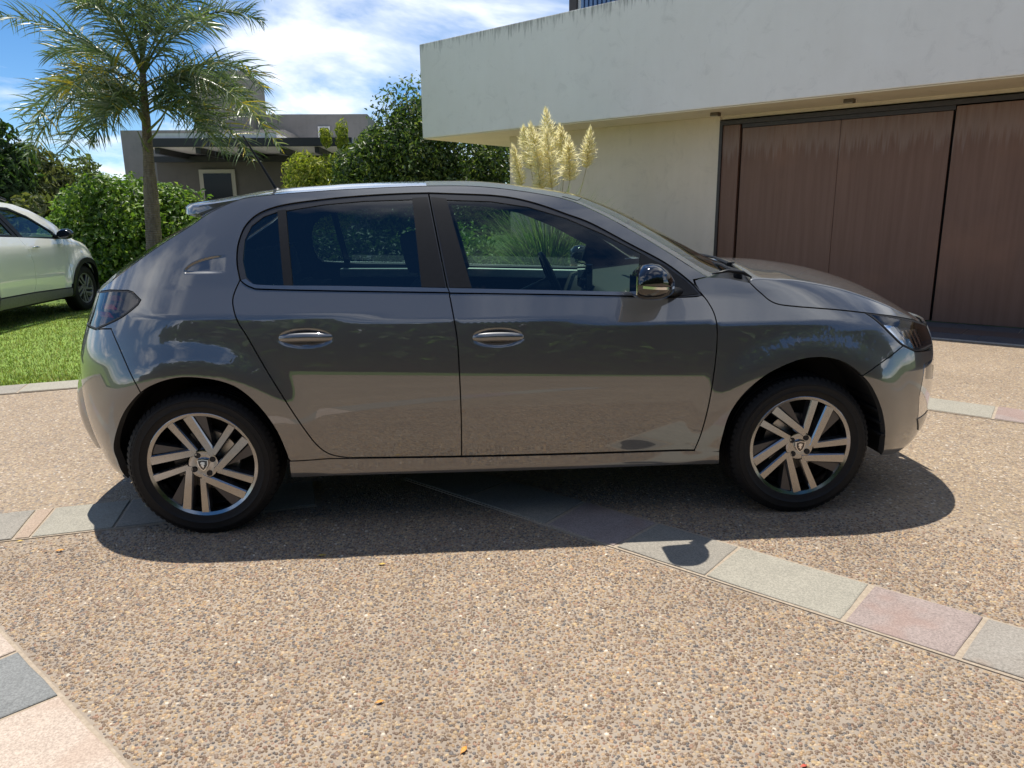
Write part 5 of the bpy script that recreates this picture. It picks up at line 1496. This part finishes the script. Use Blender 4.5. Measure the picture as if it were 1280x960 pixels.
# mirrors
for sd in (0, 1):
    def Yp(y): return y if not sd else 2 * CW - y
    mr = MB()
    rings = []
    # housing: rounded wedge, taller at the rear face
    for (x, y0, y1, z0, z1) in ((1.770, -.112, .030, .986, 1.070), (1.776, -.118, .036, .978, 1.085), (1.800, -.127, .042, .971, 1.106), (1.835, -.128, .045, .969, 1.112), (1.865, -.120, .048, .968, 1.108), (1.900, -.098, .050, .975, 1.085), (1.928, -.062, .050, .988, 1.055), (1.942, -.02, .045, 1.000, 1.030)):
        rg_ = []
        for k in range(20):
            a = 2 * math.pi * k / 20; c, s = math.cos(a), math.sin(a)
            e = 2 / 2.6
            rg_.append((x, Yp((y0 + y1) / 2 + (y1 - y0) / 2 * math.copysign(abs(c) ** e, c)), (z0 + z1) / 2 + (z1 - z0) / 2 * math.copysign(abs(s) ** e, s)))
        rings.append(rg_)
    V = [p for r in rings for p in r]; n = 20
    F = [(i * n + k, i * n + (k + 1) % n, (i + 1) * n + (k + 1) % n, (i + 1) * n + k) for i in range(len(rings) - 1) for k in range(n)] + [tuple(range(n)), tuple(range((len(rings) - 1) * n, len(rings) * n))]
    mr.add(V, F); mo = mr.build('side_mirror', BLACKG, hatch, smooth=True)
    MB().box((1.766, min(Yp(-.10), Yp(.02)), .995), (1.7695, max(Yp(-.10), Yp(.02)), 1.066)).build('mirror_glass', CHROME, mo)
    m = MB(); m.tube([(1.905, Yp(.03), .995), (1.955, Yp(.07), .985), (1.985, Yp(.105), .985)], [.030, .026, .030], 10, flat=.6); m.build('mirror_arm', BLACKS, mo, smooth='all')
    m = MB()
    V = []
    for (x, y, z) in ((1.785, -.124, 1.026), (1.820, -.130, 1.023), (1.855, -.125, 1.020), (1.895, -.105, 1.018), (1.925, -.068, 1.018)):
        V += [(x, Yp(y - .004), z + .006), (x, Yp(y - .004), z - .004)]
    m.add(V, [(2 * i, 2 * i + 1, 2 * i + 3, 2 * i + 2) for i in range(4)]); m.build('indicator_strip', CHROME, mo, smooth='all')
# front bumper trim: upright lamp blade and lower lip; grille and plate
drl = np.array(TR['drl'])
hpanel('lamp_blade', np.array([(3.125, .640), (3.185, .645), (3.262, .630), (3.262, .52), (3.245, .40), (3.13, .39), (3.105, .50), (3.118, .585)]), CHROME, parent=hatch, ends=hatch_ends, off=-.001, gap=0, skirt=.012, holes=[np.array([(3.135, .628), (3.18, .632), (3.235, .61), (3.235, .55), (3.21, .555), (3.135, .572)])])
hpanel('air_vent', np.array([(3.137, .626), (3.18, .630), (3.233, .608), (3.233, .55), (3.21, .557), (3.137, .574)]), LINER, parent=hatch, ends=hatch_ends, off=.004, gap=0, skirt=.0)
def xfront(y, z):
    """x of the nose surface at depth y, height z"""
    lo, hi = 2.5, xf_(z)
    for _ in range(40):
        m_ = (lo + hi) / 2
        if float(D_hatch(m_, z)) < min(y, 2 * CW - y): lo = m_
        else: hi = m_
    return (lo + hi) / 2
def nose_sheet(name, y0, y1, z0, z1, mat, off, parent=hatch, ny=30, nz=6):
    V = [(xfront(y, z) + off, y, z) for z in np.linspace(z0, z1, nz) for y in np.linspace(y0, y1, ny)]
    F = [(i * ny + k, i * ny + k + 1, (i + 1) * ny + k + 1, (i + 1) * ny + k) for i in range(nz - 1) for k in range(ny - 1)]
    m = MB(); m.add(V, F); return m.build(name, mat, parent, smooth='all')
gr = nose_sheet('grille', .50, 2 * CW - .50, .40, .68, BLACKS, .004)
for k in range(6):
    nose_sheet('grille_bar', .52, 2 * CW - .52, .425 + k * .045, .437 + k * .045, CHROME, .010, gr, nz=2)
m = MB(); m.box((xf_(.5) + .012, CW - .20, .47), (xf_(.5) + .018, CW + .20, .60)); m.build('number_plate', simple('plate_white', (.75, .75, .75), .5), hatch, bevel=.002)
m = MB(); m.box((xr(.6) - .018, CW - .20, .55), (xr(.6) - .010, CW + .20, .68)); m.build('number_plate', MATS['plate_white'], hatch, bevel=.002)
# bumper corner insert and lower lip
hpanel('lip_insert', np.array([(3.125, .385), (3.24, .395), (3.262, .345), (3.225, .30), (3.17, .315)]), PAINT, ends=hatch_ends, off=-.004, gap=.0, skirt=.006)
# rear bumper lower valance with bright edge
def xrear(y, z):
    lo, hi = xr(z), .3
    for _ in range(40):
        m_ = (lo + hi) / 2
        if float(D_hatch(m_, z)) > min(y, 2 * CW - y): lo = m_
        else: hi = m_
    return (lo + hi) / 2
V = []
ny, nz = 34, 10
for i, z in enumerate(np.linspace(.30, .655, nz)):
    t = i / (nz - 1); bul = .050 * math.sin(math.pi * min(1, .25 + t * .75)) ** .7
    for y in np.linspace(.33, 2 * CW - .33, ny):
        e = min(1, (min(y, 2 * CW - y) - .33) / .10); V.append((xrear(y, z) - bul * e ** .5 * (1 if t < .999 else .0) + .002 * (1 - e), y, z))
F = [(i * ny + k, i * ny + k + 1, (i + 1) * ny + k + 1, (i + 1) * ny + k) for i in range(nz - 1) for k in range(ny - 1)]
m = MB(); m.add(V, F); m.build('bumper_valance', PAINT, hatch, smooth='all')

# ------------------------------------------------------------------ cabin
def seat(x, y, wd, rear=False):
    t = MB()
    t.box((x - .25, y - wd / 2, .33), (x + .27, y + wd / 2, .52)); so = t.build('seat', FABRIC, hatch, bevel=.05, smooth=True)
    m = MB(); M_ = Matrix.Translation((x - .23, y, .50)) @ Matrix.Rotation(math.radians(-20), 4, 'Y')
    m.box((-.07, -wd / 2 + .01, 0), (.07, wd / 2 - .01, .56 if not rear else .48), M_); m.build('backrest', FABRIC, so, bevel=.045, smooth=True)
    for yy in ((y,) if not rear else (y - .38, y, y + .38)):
        m = MB(); M2 = Matrix.Translation((x - .44 if not rear else x - .41, yy, 1.075 if not rear else 1.0)) @ Matrix.Rotation(math.radians(-12), 4, 'Y')
        m.box((-.045, -.125, -.02), (.045, .125, .165), M2); hr = m.build('headrest', FABRIC, so, bevel=.04, smooth=True)
        m = MB(); m.tube([M2 @ Vector((0, -.05, -.12)), M2 @ Vector((0, -.05, 0))], .006, 6); m.tube([M2 @ Vector((0, .05, -.12)), M2 @ Vector((0, .05, 0))], .006, 6); m.build('headrest_post', CHROME, so)
seat(1.33, .50, .48); seat(1.33, 2 * CW - .50, .48); seat(.55, CW, 1.25, True)
m = MB()
prof = [(1.72, .62), (1.70, .86), (1.74, .955), (1.86, .985), (2.10, 1.00), (2.36, 1.01), (2.36, .5), (1.9, .45)]
m.prism(prof, lambda p: (p[0], .14, p[1]), lambda p: (p[0], 2 * CW - .14, p[1])); dash = m.build('dashboard', TRIM, hatch, bevel=.02, smooth=True)
m = MB(); m.box((1.70, CW - .16, .93), (1.735, CW + .12, 1.06)); m.build('touch_screen', BLACKG, dash, bevel=.005)
sw = MB()
cx_, cy_, cz_ = 1.60, 2 * CW - .50, .93
Mw = Matrix.Translation((cx_, cy_, cz_)) @ Matrix.Rotation(math.radians(66), 4, 'Y')
ring = [Mw @ Vector((.17 * math.cos(a), .18 * math.sin(a), 0)) for a in np.linspace(0, 2 * math.pi, 33)]
sw.tube(ring, .015, 8, cap=False)
for a in (0, math.pi, -math.pi / 2 * 0 + math.pi / 2):
    sw.tube([Mw @ Vector((0, 0, -.01)), Mw @ Vector((.165 * math.cos(a), .17 * math.sin(a), 0))], [.035, .014], 8, flat=.5)
sw.tube([Mw @ Vector((0, 0, -.02)), Mw @ Vector((0, 0, -.26))], .04, 10); sw.build('steering_wheel', BLACKS, hatch, smooth='all')
m = MB(); m.tube([(1.62, CW, .45), (1.60, CW, .78)], [.012, .012], 8); m.lathe([(.001, .03), (.028, .02), (.030, -.01), (.012, -.04)], 1.60, CW, .80, 14, 'z'); m.build('gear_lever', CHROME, hatch, smooth=True)
m = MB(); m.box((1.90, CW - .11, 1.20), (1.915, CW + .11, 1.26)); m.tube([(1.91, CW, 1.23), (1.97, CW, 1.28)], .01, 6); m.build('interior_mirror', BLACKG, hatch, bevel=.004)
# roof lining
loft('headlining', RR, CEN, 5.2, 11.9, .03, 1, simple('grey_headlining', (.30, .30, .29), .9), hatch, raise_=-.03)
# ------------------------------------------------------------------ white car on the lawn: local x forwards (front axle 0), flank at local y = 0
SW = .88
SX, SY = -4.36, 8.15
_S = (np.array([[0., -1, 0], [1, 0, 0], [0, 0, 1]]), np.array([SX, SY, 0.]))
def sxf(P): return np.asarray(P, float) @ _S[0].T + _S[1]
_qz = np.array([.1, .2, .3, .38, .40, .55, .75, .88, .94, .95, 1.06, 1.15, 1.3, 1.45, 1.6]); _qs = np.array([-.8, -.6, -.2, -.1, -.12, -.02, .05, .12, .16, .36, .38, .46, .5, .58, .9])
_qq = np.linspace(.05, 1.7, 1651); _q1 = np.interp(_qq, _qz, _qs); _qD = np.concatenate([[0], np.cumsum((_q1[1:] + _q1[:-1]) / 2 * np.diff(_qq))]); _qD -= _qD.min()
SRz, SRx = [.1, .3, .6, .9, 1.1, 1.4, 1.7], [-3.25, -3.42, -3.48, -3.46, -3.42, -3.25, -2.9]
SFz, SFx = [.1, .3, .55, .75, .9, 1.0, 1.1], [.68, .80, .83, .80, .70, .52, .2]
def D_suv(x, z):
    x = np.asarray(x, float); z = np.asarray(z, float)
    d = np.interp(z, _qq, _qD)
    for xc in (0, -2.57):
        r = np.hypot(x - xc, z - .31); d = d - .03 * sstep((.62 - r) / .18) * sstep((z - .2) / .1)
    d = d + (SW - d) * c01((smooth_interp(z, SRz, SRx) + .7 - x) / .7, 2.6, 2.6)
    d = d + (SW - d) * c01((x - (smooth_interp(z, SFz, SFx) - .8)) / .8, 2.4, 2.4)
    return d
def suv_ends(z): return float(smooth_interp(np.array([z]), SRz, SRx)[0]), float(smooth_interp(np.array([z]), SFz, SFx)[0])
suv = empty('white_suv', tuple(sxf([(-1.3, SW, 0)])[0]), 'white crossover car with black wheel arches parked on the lawn', 'car')
def spanel(name, P, mat, far=True, parent=suv, **kw):
    V, F, N = panel_geo(np.array(P, float), D_suv, sp=.06, edge=.03, **kw)
    pr = parent if isinstance(parent, (tuple, list)) else (parent, parent)
    a = car_mesh(V, F, N, mat, False, SW, _S); o = link(name, mesh_with_normals(name, *a, mat), pr[0])
    o2 = None
    if far:
        b = car_mesh(V, F, N, mat, True, SW, _S); o2 = link(name, mesh_with_normals(name, *b, mat), pr[1])
    return o, o2
def arc(cx, cz, r, a0, a1, n=16): return [(cx + r * math.cos(math.radians(a)), cz + r * math.sin(math.radians(a))) for a in np.linspace(a0, a1, n)]
S_RAIL = [(-3.30, 1.12), (-3.10, 1.32), (-2.85, 1.45), (-2.4, 1.515), (-1.9, 1.535), (-1.28, 1.52), (-1.03, 1.495), (-.77, 1.425), (-.51, 1.31), (-.22, 1.165), (-.10, 1.09)]
seam = [(-1.375, 1.09), (-1.35, 1.03), (-1.29, .93), (-1.25, .76), (-1.275, .51), (-1.33, .40)]
GREYCL = simple('grey_cladding', (.16, .155, .14), .7, 0, .15, 30)
fd2 = spanel('front_door', seam + [(-.47, .38), (-.43, .6), (-.42, .85), (-.43, 1.035)], WHITE)
rd2 = spanel('rear_door', [(-2.33, 1.13)] + seam + [(-2.05, .40), (-2.08, .55), (-2.2, .72), (-2.33, .86)], WHITE)
spanel('front_fender', [(-.43, 1.035), (-.42, .85), (-.43, .6), (-.445, .42)] + arc(0, .31, .45, 165, 52, 12) + [(.34, .82), (.36, .9), (.18, .965), (-.05, 1.01), (-.12, 1.075), (-.3, 1.045)], WHITE)
spanel('body_side', S_RAIL + [(-.3, 1.05), (-.43, 1.04), (-.56, 1.15), (-.9, 1.345), (-1.2, 1.45), (-1.9, 1.475), (-2.35, 1.455), (-2.5, 1.30), (-2.34, 1.13), (-2.33, .86), (-2.2, .72)] + arc(-2.57, .31, .45, 48, 160, 14) + [(-3.05, .5), (-3.36, .62), (-3.38, .95), (-3.36, 1.1)], WHITE, ends=suv_ends)
spanel('sill_cladding', [(-.46, .37), (-1.33, .39), (-2.10, .39), (-2.13, .26), (-.45, .26)], GREYCL, off=-.012, skirt=.03)
for cx, nm in ((0, 'arch_f'), (-2.57, 'arch_r')):
    spanel('arch_cladding', arc(cx, .31, .455, 188, -8, 26) + arc(cx, .31, .385, -8, 188, 26), BLACKS if True else GREYCL, off=-.014, skirt=.05)
spanel('front_bumper', arc(0, .31, .45, 50, -10, 10) + [(.50, .24), (.66, .24)] + [(suv_ends(z)[1], z) for z in np.linspace(.24, .80, 14)] + [(.6, .80), (.36, .82)], WHITE, ends=suv_ends)
spanel('rear_bumper', [(suv_ends(z)[0], z) for z in np.linspace(.62, .24, 10)] + [(-3.1, .24)] + arc(-2.57, .31, .45, 190, 160, 6) + [(-3.05, .49), (-3.36, .61)], GREYCL, ends=suv_ends)
spanel('headlight', [(.36, .83), (.6, .81), (.68, .83), (.62, .90), (.37, .905)], CLEAR, ends=suv_ends, skirt=.03)
# windows
spanel('window_frame', [(-1.36, 1.09), (-.43, 1.04), (-.56, 1.15), (-.9, 1.345), (-1.2, 1.45), (-1.56, 1.465)], BLACKS, parent=fd2, off=.002, holes=[np.array([(-1.43, 1.43), (-1.2, 1.42), (-.92, 1.33), (-.60, 1.145), (-.545, 1.068), (-1.27, 1.095)])])
spanel('window_glass', [(-1.44, 1.44), (-1.2, 1.43), (-.92, 1.34), (-.58, 1.15), (-.53, 1.06), (-1.27, 1.085)], GLASS, parent=fd2, off=.012, gap=0, skirt=0)
spanel('window_frame', [(-2.33, 1.13), (-1.38, 1.092), (-1.575, 1.465), (-1.9, 1.475), (-2.35, 1.455), (-2.5, 1.30)], BLACKS, parent=rd2, off=.002, holes=[np.array([(-2.28, 1.15), (-1.47, 1.12), (-1.62, 1.43), (-1.9, 1.44), (-2.3, 1.425), (-2.42, 1.30)])])
spanel('window_glass', [(-2.29, 1.14), (-1.46, 1.11), (-1.61, 1.44), (-1.9, 1.45), (-2.31, 1.435), (-2.43, 1.30)], GLASS, parent=rd2, off=.012, gap=0, skirt=0)
spanel('inner_panel', [(-2.3, 1.10), (-.45, 1.02), (-.47, .36), (-2.02, .38), (-2.1, .6)], TRIM, off=.05, gap=0, skirt=0)
for i, o in enumerate(fd2): 
    yy = -.012 if i == 0 else 2 * SW + .012
    c = (-1.16, yy, .955); m = MB(); pts = [sxf([(-1.24, yy + (.012 if i == 0 else -.012), .955)])[0], sxf([(-1.16, yy, .958)])[0], sxf([(-1.08, yy + (.012 if i == 0 else -.012), .955)])[0]]
    m.tube(pts, [.010, .013, .010], 8); m.build('handle', CHROME if i == 0 else WHITE, o, smooth='all')
# lofted top in world space
def s_loft(name, Rl, Cl, s0, s1, t0, mat, **kw):
    o = loft(name, Rl, Cl, s0, s1, t0, 1, mat, suv, cw=SW, **kw)
    n = len(o.data.vertices); co = np.zeros(n * 3); o.data.vertices.foreach_get('co', co)
    o.data.vertices.foreach_set('co', sxf(co.reshape(-1, 3)).ravel())
    bm = bmesh.new(); bm.from_mesh(o.data); bmesh.ops.recalc_face_normals(bm, faces=bm.faces); bm.to_mesh(o.data); bm.free()
    return o
SR = [(x, float(D_suv(x, z)), z) for x, z in S_RAIL]
SC = [(-3.48, 1.13), (-3.32, 1.36), (-3.05, 1.50), (-2.45, 1.57), (-1.9, 1.59), (-1.25, 1.575), (-.95, 1.545), (-.62, 1.46), (-.30, 1.33), (.02, 1.18), (.18, 1.09)]
s_loft('rear_screen', SR, SC, 0, 1.8, 0, GLASS_R)
s_loft('roof', SR, SC, 1.8, 6.2, 0, WHITE)
s_loft('windscreen', SR, SC, 6.2, 10, .05, GLASS)
HR = [(-.12, 1.075), (-.05, 1.015), (.18, .968), (.36, .905), (.62, .90)]
HR = [(x, float(D_suv(x, z)), z) for x, z in HR]; HR[-1] = (.60, .40, .885)
s_loft('bonnet', HR, [(.15, 1.10), (.2, 1.09), (.40, 1.05), (.60, .99), (.74, .90)], 0, 4, 0, WHITE)
for sd in (0, 1):
    y = .33 if not sd else 2 * SW - .33
    m = MB(); m.tube([sxf([(x, y, z)])[0] for x, z in ((-2.6, 1.52), (-2.5, 1.565), (-1.9, 1.585), (-1.2, 1.575), (-1.08, 1.545))], .016, 6); m.build('roof_rail', BLACKS, suv, smooth='all')
    s_ = 1 if not sd else -1
    yc = -.10 if not sd else 2 * SW + .10
    rings = []
    for (x, hy, hz) in ((-.66, .085, .050), (-.64, .10, .068), (-.58, .10, .072), (-.50, .075, .058), (-.45, .03, .03)):
        rings.append([tuple(sxf([(x, yc + hy * math.cos(a), 1.105 + hz * math.sin(a))])[0]) for a in np.linspace(0, 2 * math.pi, 15)[:-1]])
    V = [p for r in rings for p in r]
    F = [(i * 14 + k, i * 14 + (k + 1) % 14, (i + 1) * 14 + (k + 1) % 14, (i + 1) * 14 + k) for i in range(4) for k in range(14)] + [tuple(range(14)), tuple(range(56, 70))]
    m = MB(); m.add(V, F); mo = m.build('side_mirror', BLACKG, suv, smooth=True)
    m = MB(); m.tube([sxf([(-.53, .03 if not sd else 2 * SW - .03, 1.07)])[0], sxf([(-.52, .10 if not sd else 2 * SW - .10, 1.06)])[0]], .03, 8); m.build('mirror_arm', BLACKS, mo)
    # wheels are built in local space then turned
    for cx in (0, -2.57):
        before = set(bpy.data.objects)
        w_ = wheel(suv, cx, .02 if not sd else 2 * SW - .02, .325, -1 if not sd else 1, .4 + cx, R=.325, rimr=.215, simple_=True, face=simple('dull_alloy', (.22, .22, .22), .5, .7))
        for o in set(bpy.data.objects) - before:
            n = len(o.data.vertices); co = np.zeros(n * 3); o.data.vertices.foreach_get('co', co)
            o.data.vertices.foreach_set('co', sxf(co.reshape(-1, 3)).ravel()); o.data.update()
        for o in set(bpy.data.objects) - before:
            if o.name.startswith('spoke') and len(o.data.materials) > 1:
                for pg in o.data.polygons: pg.material_index = 0 if abs(pg.normal.x) > .35 else 1
    V, F = [], []
    for cx in (0, -2.57):
        L_ = arc(cx, .31, .40, 195, -15, 20); V = []
        for (x, z) in L_:
            for y in (.06, .36): V.append(tuple(sxf([(x, y if not sd else 2 * SW - y, z)])[0]))
        F = [(2 * i, 2 * i + 2, 2 * i + 3, 2 * i + 1) for i in range(19)] + [tuple(2 * i + 1 for i in range(20))]
        m = MB(); m.add(V, F); m.build('arch_liner', LINER, suv, smooth='all')
def sbox(lo, hi, name, mat, **kw):
    m = MB(); m.box(lo, hi); m.V = [tuple(sxf([v])[0]) for v in m.V]; return m.build(name, mat, suv, **kw)
sbox((-3.2, .12, .22), (.6, 2 * SW - .12, .36), 'floor_pan', LINER)
sbox((.05, .3, .3), (.62, 2 * SW - .3, .86), 'engine_bay', LINER)
sbox((-3.3, .3, .3), (-2.2, 2 * SW - .3, 1.0), 'boot_trim', LINER)
for y in (.5, 2 * SW - .5):
    sbox((-1.75, y - .24, .4), (-1.2, y + .24, .62), 'seat', FABRIC, bevel=.04); sbox((-1.85, y - .23, .6), (-1.68, y + .23, 1.16), 'backrest', FABRIC, bevel=.04); sbox((-1.86, y - .12, 1.18), (-1.77, y + .12, 1.34), 'headrest', FABRIC, bevel=.03)
sbox((-.65, .14, .6), (.0, 2 * SW - .14, 1.04), 'dashboard', TRIM, bevel=.04)
m = MB(); Mw = Matrix.Translation((-.80, 2 * SW - .5, 1.0)) @ Matrix.Rotation(math.radians(66), 4, 'Y')
m.tube([Vector(sxf([Mw @ Vector((.18 * math.cos(a), .19 * math.sin(a), 0))])[0]) for a in np.linspace(0, 2 * math.pi, 25)], .014, 6, cap=False)
m.build('steering_wheel', simple('grey_wheel', (.25, .25, .25), .5), suv, smooth='all')

# ------------------------------------------------------------------ fallen leaves on the driveway
def fallen(px, py, size, rot, col, label, curl=.25):
    d = _fw + _rt * (px - 640) / CAM_F + _up * (480 - py) / CAM_F
    t = (0.006 - CAM_P[2]) / d[2]; c = Vector(CAM_P + t * d)
    q = [(-.5, 0), (-.25, .2), (.1, .26), (.5, 0), (.1, -.26), (-.25, -.2)]
    V = [(0, 0, .06)] + [(x, y, .06 + curl * abs(y) * 1.3 + .08 * x * x) for x, y in q] + [(-.72, .02, .02)]
    F = [(0, i, i % 6 + 1) for i in range(1, 7)]
    V2 = []
    for x, y, z in V:
        V2.append((c.x + size * (x * math.cos(rot) - y * math.sin(rot)), c.y + size * (x * math.sin(rot) + y * math.cos(rot)), .004 + size * z))
    F.append((1, 7, 2))
    me = mesh_np('fallen_leaf', V2, F, simple('dry_leaf_' + col[0], col[1], .6, 0, .3, 200), smooth=True)
    o = link('fallen_leaf', me)
    so = o.modifiers.new('thickness', 'SOLIDIFY'); so.thickness = .0006
    tag(o, label, 'leaf', 'dry leaves on the driveway')
OR, YE, TN = ('orange', (.60, .27, .05)), ('yellow', (.55, .38, .08)), ('brown', (.22, .12, .06))
fallen(580, 937, .028, 1.1, OR, 'larger orange dry leaf near the bottom edge of the driveway')
fallen(475, 877, .024, .4, OR, 'small orange leaf up and left of the larger orange leaf')
fallen(75, 688, .032, .25, OR, 'flat orange leaf beside the left stone band')
fallen(57, 689, .02, .9, TN, 'tiny brown leaf just left of the flat orange leaf')
fallen(478, 705, .026, .1, YE, 'pale yellow leaf at the edge of the car shadow')
fallen(403, 694, .03, .05, YE, 'long pale leaf straddling the shadow edge behind the rear wheel')
fallen(25, 676, .022, .2, YE, 'small yellow leaf on the edge of the left stone band')
fallen(1005, 957, .018, .3, ('red', (.45, .07, .04)), 'tiny red leaf at the bottom right of the driveway')
